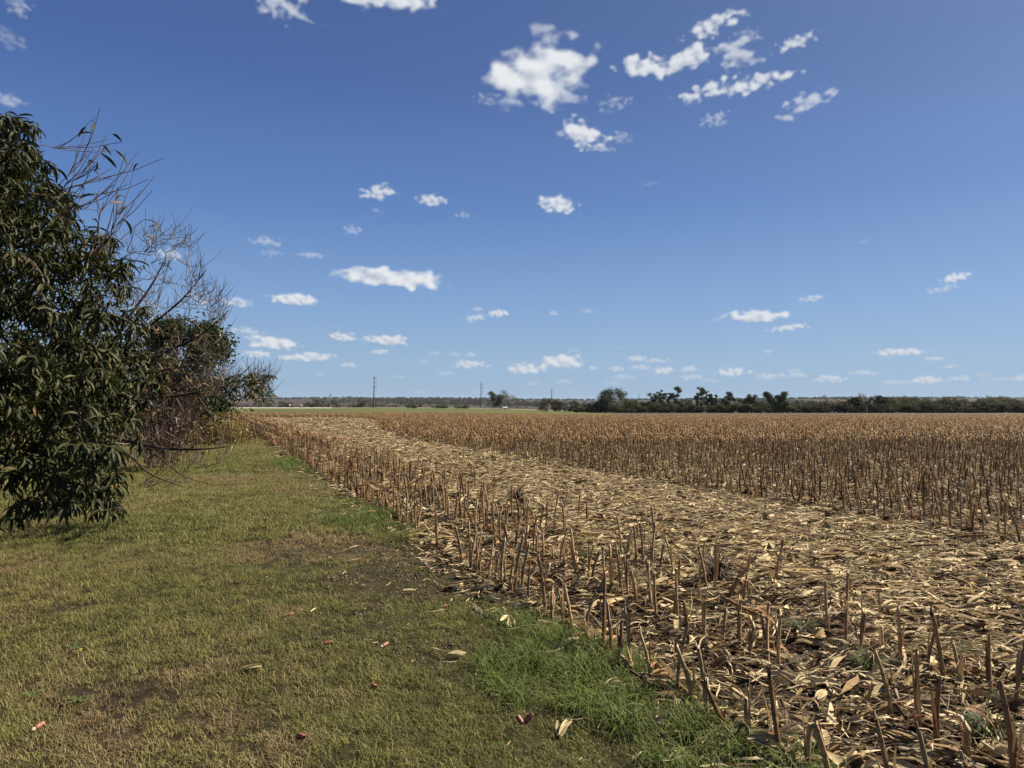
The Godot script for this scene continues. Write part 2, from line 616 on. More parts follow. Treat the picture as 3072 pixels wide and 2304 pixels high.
func leaf_face(m: Mb, p: Vector3, s: float, r: RandomNumberGenerator, col: Color, out := Vector3.ZERO) -> void:
	# leaves turn their upper sides outwards from the crown
	var n := (out + Vector3(r.randfn(), r.randfn(), r.randfn()) * (0.55 if out != Vector3.ZERO else 1.0)).normalized()
	var a := n.cross(Vector3(r.randfn(), r.randfn(), r.randfn())).normalized() * s
	var b := n.cross(a).normalized() * s * r.randf_range(0.45, 0.8)
	m.quad(p - a, p - b * 0.9, p + a, p + b, col)


# ---------------------------------------------------------------- far trees

# A tree whose crown is clumps of leaf faces on limbs. form: [clump x, clump y, clump z, clump radius] as shares of width and height.
func far_tree(base: String, x: float, d: float, tall: float, wide: float, forms: Array, faces: int, leaf: Color, leaf_size: float, s: int, trunk_w := 0.22, twiggy := 0, bark := Color(0.10, 0.08, 0.06)) -> Node3D:
	tall *= 1.16 if base.ends_with("bush") else 1.09
	wide *= 1.14
	var r := rng_of(s)
	var o := thing(base, at(x, d, -0.05))
	var crown := Mb.new()
	var wood := Mb.new()
	var stem := PackedVector3Array([Vector3(0, 0, 0), Vector3(r.randf_range(-0.2, 0.2), tall * 0.3, r.randf_range(-0.2, 0.2)), Vector3(r.randf_range(-0.4, 0.4), tall * 0.62, 0)])
	wood.tube(stem, PackedFloat32Array([trunk_w, trunk_w * 0.7, trunk_w * 0.35]), 6, bark, bark)
	var total := 0.0
	for f in forms:
		total += f[3] * f[3]
	for f in forms:
		var cen := Vector3(f[0] * wide, f[1] * tall, f[2] * wide)
		var rad: float = f[3] * wide
		var knee := stem[1].lerp(stem[2], clampf(f[1] * 0.9, 0.0, 1.0))
		wood.tube(PackedVector3Array([knee, knee.lerp(cen, 0.55) + Vector3(0, -0.1 * tall * 0.2, 0), cen]), PackedFloat32Array([trunk_w * 0.45, trunk_w * 0.25, trunk_w * 0.1]), 5, bark, bark)
		var tone := r.randf_range(0.82, 1.2)
		for i in int(faces * f[3] * f[3] / total):
			var dir := Vector3(r.randfn(), r.randfn(), r.randfn()).normalized()
			var p := cen + dir * rad * pow(r.randf(), 0.45) * Vector3(1.0, 0.78, 1.0) * (0.8 + 0.45 * fine_noise.get_noise_3dv(dir * 0.9 + cen))
			if p.y < 0.15:
				p.y = 0.15 + r.randf() * 0.4
			leaf_face(crown, p, leaf_size * r.randf_range(0.6, 1.3), r, leaf * (tone * r.randf_range(0.8, 1.22)), (dir + (p - Vector3(0, tall * 0.45, 0)) / tall).normalized())
		for i in twiggy:
			var tip := cen + Vector3(r.randfn(), absf(r.randfn()) * 0.9, r.randfn()).normalized() * rad * r.randf_range(0.7, 1.25)
			var mid := cen.lerp(tip, 0.5) + Vector3(r.randfn(), r.randfn(), r.randfn()) * rad * 0.12
			wood.tube(PackedVector3Array([cen.lerp(knee, r.randf() * 0.6), mid, tip]), PackedFloat32Array([trunk_w * 0.16, trunk_w * 0.09, trunk_w * 0.04]), 3, bark, bark)
	part("trunk", wood.commit(mats.twig), o)
	if crown.v.size():
		part("crown", crown.commit(mats.far_leaf), o)
	return o


func clumps(kind: String, s: int) -> Array:
	var r := rng_of(s)
	var out := []
	match kind:
		"dome":
			for i in 34:
				var a := r.randf() * TAU
				var t := r.randf()
				var w := 0.40 * sqrt(1.0 - pow(t, 2.6) * 0.85) * (0.55 + 0.45 * sqrt(r.randf()))
				out.append([cos(a) * w, 0.16 + 0.7 * t, sin(a) * w, r.randf_range(0.13, 0.19)])
		"tall":
			for i in 17:
				var a := r.randf() * TAU
				var t := r.randf_range(0.0, 1.0)
				var w := (0.14 + 0.34 * sin(0.3 + t * 2.5)) * r.randf_range(0.3, 1.0)
				out.append([cos(a) * w, 0.30 + 0.6 * t, sin(a) * w, r.randf_range(0.14, 0.27)])
		"fan":
			for i in 20:
				var a := r.randf() * TAU
				var t := r.randf()
				var w := 0.1 + 0.36 * t
				out.append([cos(a) * w, 0.2 + 0.66 * t, sin(a) * w, r.randf_range(0.12, 0.2)])
		"shrub":
			for i in 16:
				var q := r.randf_range(-0.42, 0.42)
				out.append([q, r.randf_range(0.1, 0.82 - 0.9 * q * q), r.randf_range(-0.25, 0.25), r.randf_range(0.14, 0.22)])
	return out


func build_treeline() -> void:
	# [kind, x, d, top of the tree (m), width (m), leaf tint, label, category]
	var dark := Color(0.044, 0.052, 0.022)
	var olive := Color(0.085, 0.085, 0.036)
	var grey := Color(0.088, 0.098, 0.052)
	var mid := Color(0.066, 0.076, 0.032)
	var list := [
		["dome", 615.0, 330.0, 389.7, 38.0, mid, "broad round crowned tree standing alone left of the tall thin trees", "tree"],
		["shrub", 600.0, 328.0, 399.5, 14.0, dark, "low bush against the left foot of the broad round tree", "bush"],
		["shrub", 631.0, 332.0, 400.0, 13.0, dark, "low bush against the right foot of the broad round tree", "bush"],
		["tall", 651.0, 338.0, 393.0, 15.0, grey, "leaning flat topped tree, first to the right of the broad round tree", "tree"],
		["tall", 661.0, 340.0, 390.4, 9.0, grey, "thin tall tree with a small tuft on top, beside the flat topped tree", "tree"],
		["tall", 668.0, 336.0, 392.3, 9.5, grey, "thin tree between the small tufted tree and the full crowned tall tree", "tree"],
		["tall", 677.0, 334.0, 387.6, 12.0, grey, "tall tree with a full oval crown on a long bare trunk", "tree"],
		["tall", 696.5, 338.0, 396.0, 6.0, grey, "small thin tree just left of the tallest tree in the row", "tree"],
		["tall", 701.0, 335.0, 386.0, 11.0, grey, "tallest tree in the row, slim with an open crown", "tree"],
		["tall", 707.0, 339.0, 391.0, 6.5, grey, "slender tree close on the right of the tallest tree", "tree"],
		["tall", 713.0, 336.0, 392.3, 9.0, mid, "upright tree beside a bare leafless sapling in the row", "tree"],
		["tall", 729.0, 335.0, 391.8, 11.0, mid, "tree with wide ragged top rising from bushes, left of the dark fan shaped tree", "tree"],
		["tall", 750.0, 333.0, 394.2, 13.0, mid, "pointed dark tree rising out of the hedge left of the fan shaped tree", "tree"],
		["fan", 779.5, 318.0, 392.0, 25.0, Color(0.045, 0.066, 0.03), "dark green fan shaped tree standing in front of the hedge", "tree"],
		["dome", 855.0, 330.0, 397.4, 17.0, dark, "dark dense tree next to the big leafless tree", "tree"],
		["dome", 880.0, 332.0, 395.8, 17.0, dark, "dark twiggy tree at the right side of the big leafless tree", "tree"],
	]
	var n := 0
	for q in list:
		var d: float = q[2]
		var x: float = (q[1] - 512.0) / 722.0 * d
		var tall: float = EYE + (404.0 - q[3]) / 722.0 * d - height(x, d)
		var wide: float = q[4] / 722.0 * d
		n += 1
		var faces := 9000 if q[0] == "dome" or q[0] == "fan" else 2600
		var o := far_tree("bush" if q[7] == "bush" else "tree", x, d, tall, wide, clumps(q[0], 900 + n), faces, q[5], 0.27, 1200 + n, 0.28)
		tag(o, q[6], q[7], "trees of the creek row" if q[7] == "tree" else "bushes at the foot of the tree row")
	# leafless trees
	for q in [[834.0, 331.0, 394.4, 19.0, Color(0.26, 0.22, 0.16), "pale leafless spreading tree above the hedge", 0.3], [866.0, 326.0, 392.8, 19.0, Color(0.10, 0.085, 0.07), "big dark leafless tree with spreading limbs between two dense trees", 0.4], [718.5, 337.0, 394.5, 5.0, Color(0.16, 0.14, 0.12), "bare leafless sapling in the tall tree row", 0.12], [878.0, 333.0, 392.2, 5.0, Color(0.17, 0.15, 0.13), "thin bare pole like tree top rising highest beside the leafless tree", 0.12]]:
		var d: float = q[1]
		var x: float = (q[0] - 512.0) / 722.0 * d
		var tall: float = EYE + (404.0 - q[2]) / 722.0 * d - height(x, d)
		n += 1
		var o := far_tree("bare_tree", x, d, tall, q[3] / 722.0 * d, clumps("fan", 930 + n), 0, Color.WHITE, 0.2, 1300 + n, q[6], 16, q[4])
		tag(o, q[5], "tree", "leafless trees of the creek row")
	# bushes that make the hedge
	var r := rng_of(61)
	var spots := [[548.0, 399.4, 20.0], [560.0, 399.0, 18.0], [574.0, 401.0, 12.0], [587.5, 403.6, 14.0], [640.0, 402.0, 13.0], [686.0, 398.8, 15.0], [720.0, 399.6, 15.0], [739.0, 399.2, 15.0], [760.0, 401.2, 16.0], [772.0, 401.5, 14.0], [797.0, 401.6, 17.0], [812.0, 401.3, 17.0], [823.0, 401.5, 14.0], [838.0, 401.0, 16.0], [848.0, 401.6, 14.0], [871.0, 401.6, 16.0], [893.0, 400.8, 18.0], [908.0, 402.6, 20.0], [925.0, 402.0, 18.0], [941.0, 400.6, 20.0], [957.0, 401.2, 18.0], [972.0, 402.4, 18.0], [987.0, 401.0, 17.0], [1002.0, 402.0, 18.0], [1017.0, 401.0, 18.0], [1033.0, 401.5, 20.0], [1050.0, 402.0, 20.0], [1068.0, 401.0, 20.0], [656.0, 401.5, 16.0], [668.0, 402.0, 14.0], [704.0, 401.5, 15.0]]
	for i in spots.size():
		var q: Array = spots[i]
		var d := r.randf_range(326.0, 344.0)
		var x: float = (q[0] - 512.0) / 722.0 * d
		var tall: float = EYE + (404.0 - q[1]) / 722.0 * d - height(x, d)
		var c := dark.lerp(Color(0.095, 0.085, 0.045), r.randf())
		var o := far_tree("hedge_bush", x, d, tall, q[2] / 722.0 * d, clumps("shrub", 2000 + i), 3000, c, 0.2, 2100 + i, 0.1)
		var side := "left of the broad round tree" if q[0] < 600.0 else "under the tall thin trees" if q[0] < 725.0 else "near the dark fan shaped tree" if q[0] < 826.0 else "around the leafless trees" if q[0] < 890.0 else "along the right end of the field"
		tag(o, "dense dark green hedge bush " + side, "bush", "hedge bushes " + side)
	# undergrowth closes the gaps at the foot of the row
	var low := [Copies3.new(), Copies3.new()]
	for i in 620:
		var px := r.randf_range(575.0, 1110.0)
		var d := r.randf_range(324.0, 350.0)
		var x := (px - 512.0) / 722.0 * d
		var s := r.randf_range(2.0, 4.9) if px > 626.0 else r.randf_range(1.2, 3.2)
		low[i % 2].add(Transform3D(Basis(Vector3.UP, r.randf() * TAU).scaled(Vector3(s * 1.5, s, s * 1.5)), at(x, d, -0.2)), Color(0.058, 0.06, 0.03) * r.randf_range(0.6, 1.5))
	var root := stuff_root("undergrowth", "dark scrub filling the foot of the tree row", "undergrowth")
	for k in 2:
		scatter("scrub", far_crown(540 + k, 900, 0.06), low[k], root)
	# the wood behind the right end of the row
	var wood := [Copies3.new(), Copies3.new(), Copies3.new()]
	for i in 300:
		var d := r.randf_range(480.0, 760.0)
		var x := d * r.randf_range(0.515, 0.85)
		var px := 512.0 + 722.0 * x / d
		var top := 396.0 if px < 926.0 else 398.2
		var tall := (EYE + (404.0 - top) / 722.0 * d - height(x, d)) * r.randf_range(0.55, 1.0) * (1.0 + 0.5 * patch_noise.get_noise_2d(px * 0.12, 3.0))
		wood[i % 3].add(Transform3D(Basis(Vector3.UP, r.randf() * TAU).scaled(Vector3(tall * 0.9, tall, tall * 0.9)), at(x, d, -0.2)), Color(0.06, 0.066, 0.03).lerp(Color(0.125, 0.108, 0.058), r.randf()) * r.randf_range(0.65, 1.35))
	root = stuff_root("woodland", "olive green wood standing behind the right end of the hedge", "woodland")
	for k in 3:
		scatter("trees", far_crown(560 + k, 1700, 0.048), wood[k], root)


# ---------------------------------------------------------------- poles, road, truck, shed, far bushes

func build_poles_and_road() -> void:
	# raised road with a pale gravel shoulder
	var m := Mb.new()
	var gravel := Color(0.45, 0.42, 0.36)
	for i in 90:
		var x0 := -560.0 + i * 14.0
		var x1 := x0 + 14.0
		var h0 := height(x0, 566.0) + 0.42
		var h1 := height(x1, 566.0) + 0.42
		m.quad(Vector3(x0, h0 - 0.5, -559.5), Vector3(x1, h1 - 0.5, -559.5), Vector3(x1, h1, -561.0), Vector3(x0, h0, -561.0), gravel if x0 < -150.0 else Color(0.14, 0.125, 0.07))
		m.quad(Vector3(x0, h0, -561.0), Vector3(x1, h1, -561.0), Vector3(x1, h1, -571.0), Vector3(x0, h0, -571.0), Color(0.3, 0.29, 0.26))
	structure("road", m.commit(mats.plain))
	# steel transmission poles
	for k in 5:
		var d := 552.0 + 143.0 * k
		var x := -105.5 + 75.7 * k
		var o := thing("transmission_pole", at(x, d), -0.5)
		var steel := Color(0.045, 0.043, 0.042)
		var tall := 25.0
		var s := Mb.new()
		s.tube(PackedVector3Array([Vector3(0, -0.3, 0), Vector3(0, tall * 0.5, 0), Vector3(0, tall, 0)]), PackedFloat32Array([0.5, 0.4, 0.24]), 10, steel, steel)
		part("pole", s.commit(mats.metal), o)
		for j in 3:
			var y := 23.0 - 3.3 * j
			var arm := Mb.new()
			arm.tube(PackedVector3Array([Vector3(0.1, y - 0.5, 0), Vector3(1.2, y - 0.15, 0), Vector3(2.5, y + 0.15, 0)]), PackedFloat32Array([0.22, 0.17, 0.12]), 6, steel, steel)
			part("arm", arm.commit(mats.metal), o)
			var ins := Mb.new()
			ins.tube(PackedVector3Array([Vector3(2.4, y + 0.1, 0), Vector3(2.4, y - 0.6, 0), Vector3(2.4, y - 1.3, 0)]), PackedFloat32Array([0.09, 0.16, 0.09]), 6, Color(0.08, 0.07, 0.065), Color(0.08, 0.07, 0.065))
			part("insulator", ins.commit(mats.metal), o)
		var which: String = ["nearest and tallest steel power pole, beside the far bushes", "steel power pole just left of the lone half bare tree", "steel power pole rising behind the low hedge bushes", "steel power pole partly hidden by the broad round tree", "farthest steel power pole, between the broad round tree and the thin trees"][k]
		tag(o, which, "power pole", "steel poles of the transmission line")
	# wooden poles by the road
	var wood_list := [[330.4, 575.0, 393.6, "wooden utility pole with cross arm and transformer at the roadside"], [273.7, 590.0, 395.2, "wooden utility pole near the left end of the road, behind the orchard tip"], [414.0, 610.0, 400.4, "short wooden pole in the meadow between the two steel poles"], [533.5, 1150.0, 396.7, "thin far wooden pole between the lone tree and the hedge"], [568.8, 1180.0, 395.4, "thin far wooden pole rising behind the hedge bushes"]]
	for q in wood_list:
		var d: float = q[1]
		var x: float = (q[0] - 512.0) / 722.0 * d
		var tall: float = EYE + (404.0 - q[2]) / 722.0 * d - height(x, d)
		var o := thing("utility_pole", at(x, d))
		var c := Color(0.16, 0.13, 0.10) if q[0] > 331.0 or q[0] < 300.0 else Color(0.30, 0.27, 0.23)
		var s := Mb.new()
		s.tube(PackedVector3Array([Vector3(0, -0.3, 0), Vector3(0, tall, 0)]), PackedFloat32Array([0.2, 0.14]), 8, c, c)
		part("pole", s.commit(mats.bark), o)
		var a := Mb.new()
		a.box(Vector3(-1.3, tall - 1.0, -0.22), Vector3(1.3, tall - 0.78, -0.08), c)
		part("crossarm", a.commit(mats.bark), o)
		if q[0] < 340.0 and q[0] > 300.0:
			var t := Mb.new()
			t.tube(PackedVector3Array([Vector3(0.5, tall - 3.4, 0), Vector3(0.5, tall - 2.2, 0)]), PackedFloat32Array([0.34, 0.34]), 10, Color(0.5, 0.5, 0.5), Color(0.5, 0.5, 0.5))
			part("transformer", t.commit(mats.metal), o)
			var a2 := Mb.new()
			a2.box(Vector3(-1.0, tall - 2.1, -0.2), Vector3(1.0, tall - 1.9, -0.08), c)
			part("crossarm", a2.commit(mats.bark), o)
		tag(o, q[3], "utility pole", "wooden utility poles")
	# truck with a low trailer on the road
	var tx := (288.5 - 512.0) / 722.0 * 566.0
	var truck := thing("truck", Vector3(tx, height(tx, 566.0) + 0.43, -566.0))
	var black := Color(0.012, 0.012, 0.014)
	var b := Mb.new()
	b.box(Vector3(-0.9, 0.75, -1.15), Vector3(0.6, 2.75, 1.15), black)
	b.box(Vector3(-2.3, 0.75, -1.0), Vector3(-0.9, 1.75, 1.0), black)
	b.box(Vector3(0.6, 0.7, -0.5), Vector3(2.6, 1.0, 0.5), black)
	part("cab", b.commit(mats.metal), truck)
	b = Mb.new()
	b.box(Vector3(0.62, 1.3, -0.9), Vector3(1.3, 2.55, 0.9), Color(0.5, 0.5, 0.5))
	part("sleeper_panel", b.commit(mats.plain), truck)
	b = Mb.new()
	b.box(Vector3(1.6, 1.05, -1.2), Vector3(11.2, 1.3, 1.2), Color(0.28, 0.22, 0.15))
	b.box(Vector3(2.0, 1.3, -1.15), Vector3(10.2, 2.35, 1.15), Color(0.36, 0.29, 0.2))
	part("trailer", b.commit(mats.plain), truck)
	for wx in [-1.6, 1.9, 3.1, 9.2, 10.4]:
		for wz in [-1.05, 1.05]:
			var wh := Mb.new()
			wh.tube(PackedVector3Array([Vector3(wx, 0.5, wz - 0.15), Vector3(wx, 0.5, wz + 0.15)]), PackedFloat32Array([0.5, 0.5]), 12, black, black)
			part("wheel", wh.commit(mats.plain), truck)
	tag(truck, "black truck pulling a low tan trailer along the far road", "truck")
	# small white shed under the lone tree
	var shx := (505.3 - 512.0) / 722.0 * 548.0
	var shed := thing("shed", at(shx, 548.0))
	b = Mb.new()
	b.box(Vector3(-1.5, -0.2, -1.0), Vector3(1.5, 1.3, 1.0), Color(0.5, 0.5, 0.48))
	part("wall", b.commit(mats.plain), shed)
	b = Mb.new()
	for sgn in [-1.0, 1.0]:
		b.quad(Vector3(-1.65, 1.25, 1.15 * sgn), Vector3(1.65, 1.25, 1.15 * sgn), Vector3(1.65, 1.8, 0), Vector3(-1.65, 1.8, 0), Color(0.5, 0.5, 0.5))
	part("roof", b.commit(mats.plain), shed)
	b = Mb.new()
	b.box(Vector3(-0.4, 0.0, 1.0), Vector3(0.3, 1.1, 1.03), Color(0.25, 0.22, 0.2))
	part("door", b.commit(mats.plain), shed)
	tag(shed, "small white shed at the foot of the lone half bare tree", "shed")
	# lone tree, its left half in leaf, its right half bare
	var d := 555.0
	var x := (501.0 - 512.0) / 722.0 * d
	var tall := EYE + (404.0 - 390.9) / 722.0 * d - height(x, d)
	var forms := []
	for f in clumps("fan", 71):
		forms.append([f[0] * 0.65 - 0.16, f[1], f[2] * 0.6, f[3]])
	var o := far_tree("tree", x, d, tall * 1.1, 23.0 / 722.0 * d, forms, 3800, Color(0.055, 0.062, 0.03), 0.36, 71, 0.45)
	tag(o, "lone tree with sparse grey green leaves beside a bare one and a white shed", "tree")
	x = (509.5 - 512.0) / 722.0 * d
	o = far_tree("bare_tree", x, d + 4.0, tall * 1.08, 18.0 / 722.0 * d, clumps("fan", 72), 500, Color(0.14, 0.12, 0.085), 0.25, 72, 0.35, 26, Color(0.17, 0.15, 0.125))
	tag(o, "grey leafless tree leaning into the lone tree above the white shed", "tree", "")
	# bushes along the road
	var r := rng_of(17)
	var spots := [[309.0, 402.5, 12.0, "first dark roadside bush to the right of the truck"], [319.0, 400.6, 14.0, "rounded dark roadside bush just left of the wooden pole"], [333.0, 401.6, 14.0, "dark roadside bush at the foot of the wooden pole"], [354.0, 402.3, 14.0, "low dark bush left of the small roadside tree"], [377.0, 401.6, 18.0, "wide dark bush at the foot of the nearest steel pole"], [412.0, 405.2, 10.0, "small scrubby bush in the meadow by the short pole"], [440.0, 406.2, 14.0, "low scrub patch in the meadow left of the second steel pole"], [462.0, 406.0, 16.0, "low scrub patch at the foot of the second steel pole"], [285.0, 401.5, 14.0, "bush behind the truck on the far road"], [262.0, 400.0, 20.0, "bush group left of the truck behind the orchard tip"]]
	for i in spots.size():
		var q: Array = spots[i]
		var dd := 582.0 if q[1] < 404.0 else 530.0
		var xx: float = (q[0] - 512.0) / 722.0 * dd
		var tl: float = EYE + (404.0 - q[1]) / 722.0 * dd - height(xx, dd)
		var bo := far_tree("roadside_bush", xx, dd, maxf(tl, 0.9), q[2] / 722.0 * dd, clumps("shrub", 3000 + i), 800, Color(0.045, 0.05, 0.026) * r.randf_range(0.85, 1.3), 0.36, 3100 + i, 0.12)
		tag(bo, q[3], "bush", "bushes along the far road")
	var td := 584.0
	var txx := (363.5 - 512.0) / 722.0 * td
	o = far_tree("tree", txx, td, EYE + (404.0 - 396.8) / 722.0 * td - height(txx, td), 11.0 / 722.0 * td, clumps("fan", 91), 900, Color(0.055, 0.055, 0.035), 0.3, 92, 0.25)
	tag(o, "small spreading tree among the roadside bushes left of the nearest steel pole", "tree")


# ---------------------------------------------------------------- grass

func blade_tuft(s: int, n: int, spread: float, tall: float, wide: float, lean: float) -> ArrayMesh:
	var r := rng_of(s)
	var m := Mb.new()
	for i in n:
		var a := r.randf() * TAU
		var p := Vector3(cos(a), 0, sin(a)) * spread * sqrt(r.randf())
		var b := r.randf() * TAU
		var out := Vector3(cos(b), 0, sin(b))
		var h := tall * r.randf_range(0.5, 1.25)
		var l := lean * r.randf_range(0.3, 1.7)
		var side := Vector3(-sin(b), 0, cos(b)).rotated(Vector3.UP, r.randf_range(-0.8, 0.8)) * wide * 0.5
		var pts := PackedVector3Array([p, p + out * h * l * 0.3 + Vector3(0, h * 0.55, 0), p + out * h * l * 0.9 + Vector3(0, h * (0.95 - 0.3 * l * l * 0.5), 0), p + out * h * l * 1.5 + Vector3(0, h * (1.05 - 0.65 * l), 0)])
		var t := r.randf_range(0.6, 1.35)
		var dry := r.randf()
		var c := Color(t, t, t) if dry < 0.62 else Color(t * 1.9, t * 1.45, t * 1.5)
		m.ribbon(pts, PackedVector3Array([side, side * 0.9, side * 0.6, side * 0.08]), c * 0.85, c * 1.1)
	return m.commit(mats.blade)


func lush(x: float, d: float) -> float:
	# how tall and green the grass grows along the field edge
	var u := across(x, d)
	var band := smoothstep(1.42, 1.85, u + 0.4 * patch_noise.get_noise_2d(x * 3.0, d * 3.0)) * (1.0 - smoothstep(2.15, 2.55, u))
	var along := smoothstep(2.2, 3.0, d) * (1.0 - smoothstep(4.9, 5.8, d)) + 0.6 * smoothstep(7.6, 8.6, d) * (1.0 - smoothstep(10.5, 12.0, d)) + 0.8 * smoothstep(15.5, 16.5, d) * (1.0 - smoothstep(19.0, 21.0, d))
	return band * clampf(along + patch_noise.get_noise_2d(x * 2.0 + 40.0, d * 2.0) * 1.3 * along, 0.0, 1.0)


func bare(x: float, d: float) -> float:
	var u := across(x, d)
	var n := patch_noise.get_noise_2d(x * 1.6 + 200.0, d * 1.6)
	var b := smoothstep(0.42, 0.55, n)
	# trampled soil with trash near the row
	var k := smoothstep(0.9, 1.5, u) * smoothstep(5.3, 6.0, d) * (1.0 - smoothstep(7.6, 8.6, d))
	return clampf(b + k * 0.75 + 0.5 * smoothstep(-0.1, 0.9, u) * (1.0 - smoothstep(8.0, 11.0, d)) * smoothstep(-0.1, 0.25, n) + smoothstep(1.9, 2.3, u) * 0.35, 0.0, 1.0)


func build_lawn() -> void:
	var r := rng_of(1001)
	var near_lists := [Copies3.new(), Copies3.new(), Copies3.new(), Copies3.new()]
	var mid_lists := [Copies3.new(), Copies3.new(), Copies3.new()]
	var tall_lists := [Copies3.new(), Copies3.new(), Copies3.new()]
	var green := Color(0.122, 0.126, 0.038)
	var olive := Color(0.158, 0.146, 0.054)
	var brown := Color(0.195, 0.140, 0.076)
	# bands of distance: [from, to, tufts per square metre, size]
	for band in [[1.6, 4.0, 640.0, 0.85], [4.0, 8.0, 480.0, 0.92], [8.0, 16.0, 260.0, 1.15], [16.0, 30.0, 95.0, 1.6], [30.0, 62.0, 32.0, 2.5]]:
		var d0: float = band[0]
		var d1: float = band[1]
		var left := -0.76 * d1 - 1.2
		var right := edge_x(d0) + 0.15
		var count := int((right - left) * (d1 - d0) * band[2])
		for i in count:
			var d := lerpf(d0, d1, r.randf())
			var x := lerpf(left, right, r.randf())
			var pick := r.randf()
			if x < -0.76 * d - 1.2 or x > edge_x(d) + 0.12:
				continue
			var b := bare(x, d)
			if pick < b * 0.66:
				continue
			if pick < 0.75 and fine_noise.get_noise_2d(x * 4.5 + 70.0, d * 4.5) > 0.22:
				continue
			var g := patch_noise.get_noise_2d(x * 0.7, d * 0.7) + 0.5 * fine_noise.get_noise_2d(x, d)
			var c := olive.lerp(green, clampf(g * 2.0 + 0.42 + smoothstep(6.0, 16.0, d) * 0.15, 0.0, 1.0)).lerp(brown, clampf(-g * 2.0 - 0.45 + 0.55 * smoothstep(-0.4, 0.7, across(x, d)) * (1.0 - smoothstep(7.5, 11.0, d)), 0.0, 0.85))
			c = c * r.randf_range(0.62, 1.4)
			var s: float = band[3] * r.randf_range(0.75, 1.3) * (1.0 - 0.35 * b)
			var t := Transform3D(Basis(Vector3.UP, r.randf() * TAU).scaled(Vector3(s, s * (0.75 + 0.25 / band[3]) * r.randf_range(0.7, 1.25), s)), at(x, d, -0.004))
			if d0 < 8.0:
				near_lists[i % 4].add(t, c)
			else:
				mid_lists[i % 3].add(t, c)
	for i in 26000:
		var d := r.randf_range(2.0, 22.0)
		if r.randf() > 6.0 / d:
			continue
		var u := r.randf_range(0.95, 2.6)
		var x := (u - 0.388 * d) / 0.922
		var l := lush(x, d)
		var tuft := smoothstep(-0.15, 0.25, fine_noise.get_noise_2d(x * 1.6 + 9.0, d * 1.6))
		if r.randf() > l * (0.25 + tuft):
			continue
		var s := (0.45 + 0.35 * l + 0.35 * tuft) * r.randf_range(0.6, 1.3) * (1.0 + d * 0.02)
		var c := Color(0.062, 0.100, 0.020).lerp(Color(0.118, 0.138, 0.034), r.randf()) * r.randf_range(0.8, 1.2)
		tall_lists[i % 3].add(Transform3D(Basis(Vector3.UP, r.randf() * TAU).scaled(Vector3(s, s, s)), at(x, d, -0.004)), c)
	var root := stuff_root("grass", "short mown patchy green and brown grass verge beside the corn field", "grass")
	for k in 4:
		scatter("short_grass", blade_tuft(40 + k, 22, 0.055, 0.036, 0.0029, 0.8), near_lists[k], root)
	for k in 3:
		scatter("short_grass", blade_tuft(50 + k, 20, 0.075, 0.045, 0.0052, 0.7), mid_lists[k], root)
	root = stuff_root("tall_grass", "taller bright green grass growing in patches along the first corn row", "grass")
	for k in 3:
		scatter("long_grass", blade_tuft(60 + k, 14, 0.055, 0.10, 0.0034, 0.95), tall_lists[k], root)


# ---------------------------------------------------------------- corn stubble

func straw_color(r: RandomNumberGenerator) -> Color:
	var k := r.randf()
	var c := Color(0.39, 0.255, 0.13)
	if k < 0.34:
		c = Color(0.27, 0.15, 0.076)
	elif k < 0.58:
		c = Color(0.50, 0.38, 0.205)
	elif k < 0.7:
		c = Color(0.30, 0.22, 0.12)
	return c * r.randf_range(0.65, 1.25)


